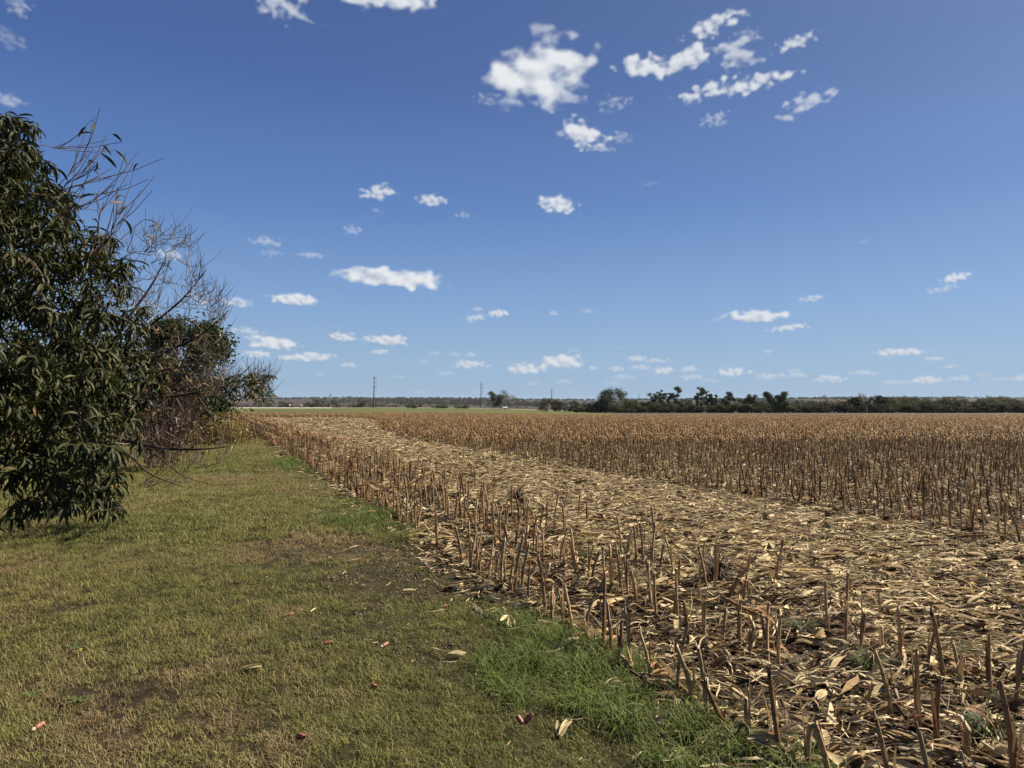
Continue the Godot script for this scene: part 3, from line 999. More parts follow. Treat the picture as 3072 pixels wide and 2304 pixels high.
func stalk_stem(s: int, tall: float, wide: float) -> Mb:
	# an upright cut corn stalk: oval section, swollen joints, torn top
	var r := rng_of(s)
	var m := Mb.new()
	var sides := 9
	var ys := [0.0]
	var joint := r.randf_range(0.05, 0.09)
	var joints := []
	while joint < tall - 0.03:
		joints.append(joint)
		joint += r.randf_range(0.10, 0.15)
	for j in joints:
		ys.append_array([j - 0.012, j, j + 0.012])
	ys.append(tall * 0.97)
	ys.append(tall)
	ys.sort()
	var bend := Vector3(r.randfn(), 0, r.randfn()) * 0.016
	var snapped := s % 8 == 1
	var snap_at := tall * r.randf_range(0.5, 0.75)
	var snap_way := Vector3(r.randfn(), r.randf_range(-0.5, 0.4), r.randfn()).normalized()
	var tear := []
	for k in sides:
		tear.append(r.randf_range(-0.03, 0.012) + 0.02 * sin(TAU * k / sides + s))
	tear.append(tear[0])
	for i in ys.size():
		var y: float = ys[i]
		var rad := wide * lerpf(1.08, 0.88, y / tall)
		var col := Color(1.0, 1.0, 1.0)
		for j in joints:
			if absf(y - j) < 0.001:
				rad *= 1.2
				col = Color(0.55, 0.5, 0.5)
		if y < 0.05:
			col = Color(0.6, 0.55, 0.5)
		var cen := bend * pow(y / tall, 2.0) * 2.0 + Vector3(0, y, 0)
		if snapped and y > snap_at:
			cen = bend * pow(snap_at / tall, 2.0) * 2.0 + Vector3(0, snap_at, 0) + snap_way * (y - snap_at)
		for k in sides + 1:
			var a := TAU * k / sides
			var top: float = tear[k] if i == ys.size() - 1 else 0.0
			m.vert(cen + Vector3(cos(a) * rad, top, sin(a) * rad * 0.8), col * (0.85 + 0.3 * absf(sin(a * 1.5 + s))), Vector2(float(k) / sides, y * 3.0))
	for i in ys.size() - 1:
		for k in sides:
			var a := i * (sides + 1) + k
			m.tri(a, a + 1, a + sides + 2)
			m.tri(a, a + sides + 2, a + sides + 1)
	# pale pith showing in the cut
	var pith := m.vert(m.v[m.v.size() - 2].lerp(m.v[m.v.size() - 2 - sides / 2], 0.5) + Vector3(0, -0.008, 0), Color(1.9, 1.9, 1.9))
	var l := (ys.size() - 1) * (sides + 1)
	for k in sides:
		m.tri(l + k, l + k + 1, pith)
	# brace roots
	for k in 6:
		var a := TAU * k / 6.0 + r.randf()
		var e := Vector3(cos(a), 0, sin(a))
		m.tube(PackedVector3Array([e * wide * 0.7 + Vector3(0, 0.035, 0), e * 0.026 + Vector3(0, 0.015, 0), e * 0.038 + Vector3(0, -0.02, 0)]), PackedFloat32Array([0.003, 0.003, 0.002]), 4, Color(0.6, 0.5, 0.45), Color(0.5, 0.42, 0.36))
	return m


func stalk_sheath(s: int, tall: float, wide: float) -> Mb:
	# shredded leaf sheath clinging to the stalk and leaf strips hanging off it
	var r := rng_of(s + 5000)
	var m := Mb.new()
	for i in r.randi_range(2, 4):
		var a := r.randf() * TAU
		var e := Vector3(cos(a), 0, sin(a) * 0.85)
		var side := Vector3(-sin(a), 0, cos(a))
		var y0 := r.randf_range(0.03, tall * 0.45)
		var y1 := minf(y0 + r.randf_range(0.12, 0.26), tall + 0.03)
		var w := r.randf_range(0.006, 0.011)
		var flare := r.randf_range(0.003, 0.03)
		var pts := PackedVector3Array()
		var wd := PackedVector3Array()
		for k in 5:
			var t := k / 4.0
			pts.append(e * (wide * 1.12 + flare * t * t) + side * sin(t * 3.0 + s) * 0.004 + Vector3(0, lerpf(y0, y1, t), 0))
			wd.append(side.rotated(Vector3.UP, t * 0.5) * w * (1.0 - 0.65 * t))
		m.ribbon(pts, wd, Color(1.05, 1.02, 0.98), Color(1.5, 1.5, 1.5))
	for i in r.randi_range(2, 3):
		var a := r.randf() * TAU
		var e := Vector3(cos(a), 0, sin(a))
		var side := Vector3(-sin(a), 0, cos(a))
		var y := r.randf_range(0.2, 1.0) * tall
		var l := r.randf_range(0.08, 0.22)
		var w := r.randf_range(0.004, 0.010)
		var pts := PackedVector3Array()
		var wd := PackedVector3Array()
		var p := e * wide + Vector3(0, y, 0)
		var dir := (e * 0.9 + Vector3(0, r.randf_range(-0.4, 0.9), 0)).normalized()
		for k in 7:
			var t := k / 6.0
			pts.append(p)
			wd.append(side.rotated(dir, sin(t * 4.0 + i) * 0.9) * w * (1.0 - 0.85 * t * t))
			p += dir * l / 6.0
			dir = (dir + Vector3(0, -0.42, 0) + side * r.randf_range(-0.25, 0.25)).normalized()
			if p.y < 0.01:
				p.y = 0.01
		m.ribbon(pts, wd, Color(1.2, 1.15, 1.1), Color(1.7, 1.65, 1.6))
	return m


func flat_zone(u: float, d: float) -> bool:
	# where the combine's wheels laid the stubble flat
	var ragged := 0.7 * fine_noise.get_noise_2d(u * 0.25, d * 0.45)
	return u > 4.0 + ragged and u < 8.0 + ragged * 1.2 + smoothstep(28.0, 75.0, d) * 7.0 and d < 84.0


func build_corn() -> void:
	var r := rng_of(2020)
	var near := []  # [distance, x, d, row]
	var simple := [Copies3.new(), Copies3.new(), Copies3.new(), Copies3.new()]
	var far_list := [Copies3.new(), Copies3.new(), Copies3.new()]
	var all := []
	for k in 190:
		var u := FIRST_ROW + ROW * k
		var v := -3.0
		var gap := 0.0
		while true:
			v += r.randf_range(0.10, 0.165)
			var uu := u + r.randfn() * 0.022
			var d := row_d(uu, v)
			var x := row_x(uu, v)
			if d > field_end(x, d) or x < -0.78 * d - 2.0:
				break
			if d < 1.4 or x > 0.8 * d + 1.6:
				continue
			if gap > 0.0:
				gap -= 0.16
				continue
			if r.randf() < 0.012:
				gap = r.randf_range(0.2, 0.7)
				continue
			if flat_zone(uu, d):
				# the fourth row kept some of its stalks
				if k != 3 or d < 5.6 or r.randf() < 0.8:
					if r.randf() > 0.012:
						continue
			all.append([d * (1.0 if k > 0 else 0.97) + absf(x) * 0.15, x, d, k])
	all.sort_custom(func(a, b): return a[0] < b[0])
	# the largest 280 are things of their own
	var protos := []
	for i in 16:
		var tall := 0.31 + 0.009 * i
		var wide := 0.0098 + 0.0006 * ((i * 7) % 5)
		protos.append([stalk_stem(300 + i, tall, wide).commit(mats.straw), stalk_sheath(300 + i, tall, wide).commit(mats.husk)])
	var tints := []
	var tint_names := []
	for i in 8:
		var m: StandardMaterial3D = mats.straw.duplicate()
		m.albedo_color = straw_color(r).linear_to_srgb()
		var h: StandardMaterial3D = mats.husk.duplicate()
		h.albedo_color = (straw_color(r) * 1.35).linear_to_srgb()
		tints.append([m, h])
		var bright := m.albedo_color.srgb_to_linear().get_luminance()
		tint_names.append("pale tan" if bright > 0.29 else "golden brown" if bright > 0.19 else "dark brown")
	var heroes := []
	for i in 16:
		for j in 2:
			var o := Node3D.new()
			var tint: Array = tints[(i * 2 + j * 3) % 8]
			part("stem", protos[i][0], o).material_override = tint[0]
			part("leaf_sheath", protos[i][1], o).material_override = tint[1]
			o.set_meta("label", tint_names[(i * 2 + j * 3) % 8] + (" snapped" if i % 8 == 5 else ""))
			heroes.append(o)
	var row_names := ["in the row beside the grass", "in the second row from the grass", "in the third row from the grass", "in the thin fourth row beside the flattened strip"]
	for i in all.size():
		var q: Array = all[i]
		var x: float = q[1]
		var d: float = q[2]
		var k: int = q[3]
		var lean := Vector3(r.randfn(), 0, r.randfn()) * 0.055
		var leaning := r.randf() < 0.045
		if leaning:
			lean = Vector3(r.randf_range(-1, 1), 0, r.randf_range(-1, 1)).normalized() * r.randf_range(0.3, 0.75)
		var basis := Basis(Quaternion(Vector3.UP, (Vector3.UP + lean).normalized())) * Basis(Vector3.UP, r.randf() * TAU)
		var tall := r.randf_range(0.82, 1.12) if r.randf() < 0.86 else r.randf_range(0.4, 0.75)
		basis = basis.scaled_local(Vector3(1.0, tall, 1.0) * r.randf_range(0.95, 1.1))
		if i < 280:
			var o: Node3D = heroes[r.randi() % 32].duplicate()
			o.name = numbered("corn_stalk")
			add_child(o)
			o.transform = Transform3D(basis, at(x, d, -0.01))
			var where: String = row_names[k] if k < 4 else "lying out alone in the flattened strip" if flat_zone(across(x, d), d) else "at the near edge of the right hand stubble"
			if k >= 4 and flat_zone(across(x, d), d):
				where = "left alone in the flattened strip"
			if k < 4:
				var stretch := "in the foreground stretch of" if d < 4.6 else "in the middle stretch of" if d < 7.0 else "in the farther stretch of" if d < 9.5 else "far along"
				where = stretch + ["", " the second", " the third", " the thin fourth"][k] + (" grass side row" if k == 0 else " row")
				where = where.replace("of grass", "of the grass").replace("along grass", "along the grass")
			var how := "leaning " + ("left " if basis.y.x < -0.15 else "right " if basis.y.x > 0.15 else "") if leaning else "short " if tall < 0.78 else "tall upright " if tall > 1.02 else "upright "
			tag(o, how + str(o.get_meta("label")) + " corn stalk " + where, "corn stalk", "cut corn stalks " + where)
		elif d < 26.0:
			simple[i % 4].add(Transform3D(basis, at(x, d, -0.01)), straw_color(r))
		else:
			var wider := 1.0 + clampf((d - 26.0) / 60.0, 0.0, 1.0) * 0.35
			far_list[i % 3].add(Transform3D(basis.scaled_local(Vector3(wider, 1, wider)), at(x, d, -0.01)), straw_color(r) * 1.08)
	for o in heroes:
		o.free()
	var root := stuff_root("corn_stubble", "rows of cut brown corn stalks covering the harvested field", "corn stubble")
	for k in 4:
		var m := stalk_stem(340 + k, 0.31 + 0.03 * k, 0.0115)
		var sh := stalk_sheath(340 + k, 0.31 + 0.03 * k, 0.0115)
		join(m, sh)
		scatter("stalks", m.commit(mats.husk), simple[k], root)
	for k in 3:
		scatter("stalks", far_stalk(360 + k).commit(mats.husk), far_list[k], root)


func join(m: Mb, other: Mb) -> void:
	var n := m.v.size()
	m.v.append_array(other.v)
	m.c.append_array(other.c)
	m.uv.append_array(other.uv)
	for i in other.ix:
		m.ix.append(i + n)


func far_stalk(s: int) -> Mb:
	var r := rng_of(s)
	var m := Mb.new()
	var tall := r.randf_range(0.29, 0.36)
	m.tube(PackedVector3Array([Vector3.ZERO, Vector3(0.01, tall * 0.5, 0), Vector3(0, tall, 0.01)]), PackedFloat32Array([0.014, 0.014, 0.012]), 5, Color(0.8, 0.75, 0.7), Color(1.1, 1.1, 1.1))
	for i in 3:
		var a := r.randf() * TAU
		var e := Vector3(cos(a), 0, sin(a))
		var side := Vector3(-sin(a), 0, cos(a)) * 0.016
		var y := tall * r.randf_range(0.3, 0.95)
		m.ribbon(PackedVector3Array([e * 0.012 + Vector3(0, y, 0), e * 0.07 + Vector3(0, y + 0.04, 0), e * 0.15 + Vector3(0, y - 0.03, 0), e * 0.19 + Vector3(0, y - 0.16, 0)]), PackedVector3Array([side, side, side * 0.8, side * 0.2]), Color(1.3, 1.25, 1.2), Color(1.6, 1.55, 1.5))
	return m


# ---------------------------------------------------------------- residue on the ground

func trash_color(r: RandomNumberGenerator) -> Color:
	var k := r.randf()
	if k < 0.44:
		return Color(0.80, 0.68, 0.44) * r.randf_range(0.75, 1.12)
	if k < 0.60:
		return Color(0.46, 0.325, 0.165) * r.randf_range(0.75, 1.2)
	if k < 0.94:
		return Color(0.13, 0.08, 0.045) * r.randf_range(0.5, 1.5)
	return Color(0.36, 0.31, 0.24) * r.randf_range(0.8, 1.2)


func leaf_strip(s: int, long: float, wide: float, curl: float) -> Mb:
	# a dry corn leaf blade lying on the ground, along x
	var r := rng_of(s)
	var m := Mb.new()
	var n := 8
	var p := Vector3(-long * 0.5, 0.004, 0)
	var ang := r.randf_range(-0.3, 0.3)
	var pts := PackedVector3Array()
	var wd := PackedVector3Array()
	for i in n:
		var t := float(i) / (n - 1)
		pts.append(p + Vector3(0, 0.012 + curl * sin(t * PI) * (0.5 + 0.5 * sin(t * 9.0 + s)), 0))
		var tw := sin(t * 3.0 + s) * 1.1
		wd.append(Vector3(-sin(ang) * cos(tw), sin(tw), cos(ang) * cos(tw)) * wide * 0.5 * (0.35 + 0.65 * sin(clampf(t * 1.05 + 0.12, 0.0, 1.0) * PI)))
		p += Vector3(cos(ang), 0, sin(ang)) * long / (n - 1)
		ang += r.randf_range(-0.35, 0.35)
	m.ribbon(pts, wd, Color(0.95, 0.95, 0.95), Color(1.1, 1.1, 1.1))
	return m


func husk_shape(s: int, long: float) -> Mb:
	# a loose cupped ear husk: three overlapping blades from one butt
	var r := rng_of(s)
	var m := Mb.new()
	for b in r.randi_range(2, 4):
		var fan := r.randf_range(-0.4, 0.4)
		var roll := r.randf_range(-0.6, 0.6)
		var cup := r.randf_range(0.5, 1.3)
		var wide := r.randf_range(0.018, 0.032)
		var rows := 7
		var first := m.v.size()
		for i in rows:
			var t := float(i) / (rows - 1)
			var w := wide * (0.45 + 0.75 * sin(clampf(t * 0.9 + 0.1, 0, 1) * PI))
			for k in 4:
				var a := (k / 3.0 - 0.5) * 2.0 * cup
				var q := Vector3((t - 0.5) * long, 0.012 + (1.0 - cos(a)) * w * 0.9 + 0.02 * sin(t * PI) * absf(roll), sin(a) * w)
				q = q.rotated(Vector3.RIGHT, roll)
				q = q + Vector3(long * 0.5, 0, 0)
				q = q.rotated(Vector3.UP, fan) - Vector3(long * 0.5, 0, 0)
				q.y = maxf(q.y, 0.002) + 0.004 * b
				m.vert(q, Color.WHITE * (0.9 + 0.15 * t), Vector2(k / 3.0, t))
		for i in rows - 1:
			for k in 3:
				var a := first + i * 4 + k
				m.tri(a, a + 1, a + 5)
				m.tri(a, a + 5, a + 4)
	return m


func lying_stalk(s: int, long: float) -> Mb:
	var r := rng_of(s)
	var m := Mb.new()
	var pts := PackedVector3Array()
	var rad := PackedFloat32Array()
	var n := 9
	for i in n:
		var t := float(i) / (n - 1)
		pts.append(Vector3((t - 0.5) * long, 0.014 + 0.012 * sin(t * 5.0 + s), 0.012 * sin(t * 3.0 + s * 2.0)))
		rad.append(lerpf(0.0125, 0.009, t) * (1.15 if i % 3 == 1 else 1.0))
	m.tube(pts, rad, 8, Color(0.9, 0.9, 0.9), Color(1.1, 1.1, 1.1))
	var butt := m.vert(pts[0], Color(1.6, 1.6, 1.6))
	for k in 8:
		m.tri(k + 1, k, butt)
	for i in 2:
		var x := r.randf_range(-0.3, 0.2) * long
		var side := 1.0 if r.randf() < 0.5 else -1.0
		m.ribbon(PackedVector3Array([Vector3(x, 0.026, 0), Vector3(x + 0.06, 0.032, 0.01 * side), Vector3(x + 0.13, 0.028, 0.035 * side), Vector3(x + 0.2, 0.008, 0.06 * side)]), PackedVector3Array([Vector3(0, 0.004, 0.011), Vector3(0, 0.002, 0.012), Vector3(0, 0.003, 0.009), Vector3(0, 0, 0.003)]), Color(1.1, 1.1, 1.1), Color(1.4, 1.4, 1.4))
	return m


func build_residue() -> void:
	var r := rng_of(3030)
	var shapes := []
	for i in 4:
		shapes.append(leaf_strip(700 + i, 0.22 + 0.08 * i, 0.009 + 0.004 * (i % 3), 0.02))  # long strips
	for i in 3:
		shapes.append(leaf_strip(710 + i, 0.10 + 0.03 * i, 0.009, 0.012))  # short shreds
	for i in 2:
		shapes.append(husk_shape(720 + i, 0.15 + 0.03 * i))
	for i in 2:
		shapes.append(lying_stalk(730 + i, 0.28 + 0.14 * i))
	var lists := []
	for i in shapes.size():
		lists.append(Copies3.new())
	# bands of distance: [from, to, pieces per square metre, size]
	for band in [[1.8, 5.0, 1350.0, 0.62], [5.0, 9.0, 1050.0, 0.66], [9.0, 18.0, 640.0, 0.74], [18.0, 40.0, 260.0, 0.92], [40.0, 85.0, 62.0, 1.55]]:
		var d0: float = band[0]
		var d1: float = band[1]
		var left := edge_x(d1) - 0.5
		var right := 0.76 * d1 + 1.2
		for i in int((right - left) * (d1 - d0) * band[2]):
			var d := lerpf(d0, d1, r.randf())
			var x := lerpf(left, right, r.randf())
			var pick := r.randf()
			var u := across(x, d)
			if x > 0.76 * d + 1.2 or u < 1.75:
				continue
			var share := 0.62
			if flat_zone(u, d):
				share = 1.0
			elif u < 2.25:
				share = 0.3 * smoothstep(1.75, 2.25, u)
			elif d > 26.0:
				share = 0.45
			share *= clampf(0.85 + 0.6 * patch_noise.get_noise_2d(x * 2.0, d * 2.0 + 77.0), 0.2, 1.0)
			if pick > share:
				continue
			var k := 0
			var what := r.randf()
			if what < 0.5:
				k = r.randi() % 4
			elif what < 0.86:
				k = 4 + r.randi() % 3
			elif what < 0.94:
				k = 7 + r.randi() % 2
			else:
				k = 9 + r.randi() % 2
			# most pieces were combed across the rows by the machine
			var turn := r.randf() * TAU if r.randf() < 0.5 else 0.15 + r.randfn() * 0.35
			var s: float = band[2 + 1] * r.randf_range(0.65, 1.25)
			var b := Basis(Vector3.UP, turn) * Basis.from_euler(Vector3(r.randfn() * 0.7, 0, r.randfn() * 0.24))
			if flat_zone(u, d) and r.randf() < 0.75:
				b = Basis(Vector3.UP, turn) * Basis.from_euler(Vector3(r.randfn() * 0.25, 0, r.randfn() * 0.08))
			if not flat_zone(u, d) and u > 2.2 and r.randf() < 0.14:
				# caught upright among the stalks
				b = Basis(Vector3.UP, turn) * Basis.from_euler(Vector3(r.randfn() * 0.8, 0, r.randf_range(0.4, 1.35) * (1.0 if r.randf() < 0.5 else -1.0)))
				s = minf(s, 1.1)
			var up := r.randf() * r.randf() * 0.085
			var c := trash_color(r)
			if flat_zone(u, d):
				if c.r < 0.3 and r.randf() < 0.38 or c.r > 0.3:
					c = Color(0.82, 0.68, 0.42) * r.randf_range(0.55, 1.15)
			lists[k].add(Transform3D(b.scaled_local(Vector3(s, s, s)), at(x, d, up)), c)
	# a scatter of straw on the grass edge
	for i in 1300:
		var d := 2.5 + 22.0 * pow(r.randf(), 1.5)
		var u := 2.15 - absf(r.randfn()) * 0.4
		var x := (u - 0.388 * d) / 0.922
		var k := r.randi() % 7
		var s := r.randf_range(0.25, 0.6)
		lists[k].add(Transform3D(Basis(Vector3.UP, r.randf() * TAU).scaled_local(Vector3(s, s, s)), at(x, d, 0.02)), trash_color(r) * 1.1)
	# crumbs of soil on the bare ground beside the first row
	var clod := Mb.new()
	for k in 7:
		for n in 6:
			var th := PI * n / 5.0
			var ph := TAU * k / 6.0
			var rad := 1.0 + 0.35 * sin(ph * 3.0 + th * 2.0) * sin(th)
			clod.vert(Vector3(cos(ph) * sin(th), cos(th) * 0.75, sin(ph) * sin(th)) * rad, Color.WHITE)
	for k in 6:
		for n in 5:
			clod.tri(k * 6 + n, k * 6 + n + 1, k * 6 + n + 7)
			clod.tri(k * 6 + n, k * 6 + n + 7, k * 6 + n + 6)
	var clods := Copies3.new()
	for i in 11000:
		var d := 2.4 + 14.0 * pow(r.randf(), 1.4)
		var u := r.randf_range(0.3, 2.4)
		var x := (u - 0.388 * d) / 0.922
		if r.randf() > bare(x, d) * 1.4:
			continue
		var s := r.randf_range(0.004, 0.02) * r.randf_range(0.5, 1.0)
		clods.add(Transform3D(Basis.from_euler(Vector3(r.randf() * TAU, r.randf() * TAU, r.randf() * TAU)).scaled(Vector3(s, s * 0.8, s)), at(x, d, 0.0)), Color(0.05, 0.036, 0.026) * r.randf_range(0.6, 1.6))
		if r.randf() < 0.4:
			var q := r.randf_range(0.12, 0.4)
			lists[4 + r.randi() % 3].add(Transform3D(Basis(Vector3.UP, r.randf() * TAU).scaled_local(Vector3(q, q, q)), at(x, d, 0.012)), trash_color(r))
	var root := stuff_root("corn_residue", "matted pale straw, shredded leaves and husks covering the field soil", "corn residue")
	scatter("crumbs", clod.commit(mats.twig), clods, root)
	for k in shapes.size():
		scatter("straw", shapes[k].commit(mats.husk), lists[k], root)
	# the larger pieces in front are things of their own
	var husks := []
	var leaves := []
	var canes := []
	for i in 6:
		husks.append(husk_shape(800 + i, r.randf_range(0.16, 0.22)).commit(mats.husk))
		leaves.append(leaf_strip(820 + i, r.randf_range(0.35, 0.6), r.randf_range(0.022, 0.038), 0.03).commit(mats.husk))
		canes.append(lying_stalk(840 + i, r.randf_range(0.35, 0.75)).commit(mats.husk))
	var coats := []
	for i in 10:
		var m: StandardMaterial3D = mats.husk.duplicate()
		m.albedo_color = (Color(0.56, 0.46, 0.27) * r.randf_range(0.8, 1.1)).linear_to_srgb() if i < 5 else (Color(0.36, 0.25, 0.115) * r.randf_range(0.8, 1.2)).linear_to_srgb()
		coats.append(m)
	for i in 330:
		var d := 2.6 + 6.5 * pow(r.randf(), 1.35)
		var u := r.randf_range(2.2, 8.0)
		var x := (u - 0.388 * d) / 0.922
		if absf(x) > 0.74 * d + 0.3:
			continue
		var kind := i % 3
		var o := MeshInstance3D.new()
		var nearness := " in the foreground" if d < 4.0 else " farther back" if d > 6.2 else ""
		var zone := ("between the first and second corn rows" if u < 3.0 else "between the second and third corn rows" if u < 3.75 else "on the left side of the flattened strip" if u < 5.2 else "along the middle of the flattened strip" if u < 6.7 else "on the right side of the flattened strip") + nearness
		var t := Basis(Vector3.UP, r.randf() * TAU) * Basis.from_euler(Vector3(r.randfn() * 0.25, 0, r.randfn() * 0.12))
		if kind == 0:
			o.name = numbered("corn_husk")
			o.mesh = husks[r.randi() % 6]
			o.material_override = coats[r.randi() % 5]
			tag(o, "pale ear husk lying " + zone, "corn husk", "loose husks " + zone)
		elif kind == 1:
			o.name = numbered("corn_leaf")
			o.mesh = leaves[r.randi() % 6]
			o.material_override = coats[r.randi() % 8]
			tag(o, "long dry corn leaf lying " + zone, "corn leaf", "loose leaves " + zone)
		else:
			o.name = numbered("fallen_stalk")
			o.mesh = canes[r.randi() % 6]
			o.material_override = coats[4 + r.randi() % 6]
			tag(o, "fallen tan corn stalk lying " + zone, "corn stalk", "fallen stalks " + zone)
		add_child(o)
		o.transform = Transform3D(t, at(x, d, r.randf_range(0.03, 0.06)))


# ---------------------------------------------------------------- orchard

func peach_leaf(s: int, arc: float) -> Mb:
	# a long folded leaf along +z that bends down; one metre long
	var r := rng_of(s)
	var m := Mb.new()
	var n := 8
	var p := Vector3.ZERO
	var a := 0.25
	var first := m.v.size()
	var sway := r.randf_range(-0.5, 0.5)
	for i in n:
		var t := float(i) / (n - 1)
		var w := 0.082 * pow(sin(clampf(0.04 + t * 0.93, 0.0, 1.0) * PI), 0.75) * (1.0 if t < 0.9 else 0.7)
		var f := Vector3(0, sin(a), cos(a))
		var up := Vector3(0, cos(a), -sin(a))
		var side := Vector3(1, 0, 0).rotated(f, sway * t)
		var c := Color(1, 1, 1) * (0.9 + 0.15 * t)
		m.vert(p - side * w + up * w * 0.55, c)
		m.vert(p, Color(1.35, 1.35, 1.25))
		m.vert(p + side * w + up * w * 0.55, c)
		p += f * (1.0 / (n - 1)) + Vector3(sway * 0.02, 0, 0)
		a -= arc / (n - 1) * (0.6 + 0.8 * t)
	for i in n - 1:
		for k in 2:
			var q := first + i * 3 + k
			m.tri(q, q + 1, q + 4)
			m.tri(q, q + 4, q + 3)
	return m


class Skeleton:
	var pos := PackedVector3Array()
	var dir := PackedVector3Array()
	var twigs := []  # polylines

	func add_line(line: PackedVector3Array) -> void:
		for i in line.size():
			pos.append(line[i])
			dir.append((line[mini(i + 1, line.size() - 1)] - line[maxi(i - 1, 0)]).normalized())

	# join a tip to the nearest wood by a curved twig
	func reach(tip: Vector3, trunk: Vector3, r: RandomNumberGenerator, rise: float, parts: int, among := 0) -> void:
		var best := -1
		var least := 1e9
		for i in (among if among else pos.size()):
			var q := tip - pos[i]
			var cost := q.length_squared() * (1.0 + 0.7 * maxf(0.0, -q.normalized().dot(dir[i])))
			if (pos[i] - trunk).length_squared() > (tip - trunk).length_squared():
				cost *= 1.6
			if cost < least:
				least = cost
				best = i
		var a := pos[best]
		var span := a.distance_to(tip)
		var way := (dir[best] * 0.6 + (tip - a).normalized()).normalized()
		var mid := a + way * span * 0.5 + Vector3(0, -rise * span, 0)
		var line := PackedVector3Array()
		for k in parts:
			var t := float(k) / (parts - 1)
			var p := a.lerp(mid, t).lerp(mid.lerp(tip, t), t)
			if k > 0 and k < parts - 1:
				p += Vector3(r.randfn(), r.randfn(), r.randfn()) * span * 0.018
			line.append(p)
		twigs.append(line)
		add_line(line)


func smooth_line(pts: Array, per: int) -> PackedVector3Array:
	var out := PackedVector3Array()
	for i in pts.size() - 1:
		var a: Vector3 = pts[maxi(i - 1, 0)]
		var b: Vector3 = pts[i]
		var c: Vector3 = pts[i + 1]
		var e: Vector3 = pts[mini(i + 2, pts.size() - 1)]
		for k in per:
			out.append(b.cubic_interpolate(c, a, e, float(k) / per))
	out.append(pts[-1])
	return out


func limb_mesh(line: PackedVector3Array, r0: float, r1: float, sides: int, col: Color) -> ArrayMesh:
	var m := Mb.new()
	var rad := PackedFloat32Array()
	for i in line.size():
		rad.append(lerpf(r0, r1, pow(float(i) / (line.size() - 1), 0.8)))
	m.tube(line, rad, sides, col, col)
	return m.commit(mats.bark)


func spot(px: float, py: float, d: float, origin: Vector3) -> Vector3:
	return Vector3((px - 512.0) / 722.0 * d, EYE - (py - 404.0) / 722.0 * d, -d) - origin


func build_orchard() -> void:
	near_peach()
	bare_peach()
	red_bush()
	back_trees()


func leaf_basis(out: Vector3, size: float, r: RandomNumberGenerator) -> Basis:
	var f := out.normalized()
	var side := Vector3.UP.cross(f)
	side = side.normalized() if side.length() > 0.05 else Vector3.RIGHT
	side = side.rotated(f, r.randfn() * 0.45)
	return Basis(side, f.cross(side), f).scaled(Vector3.ONE * size)


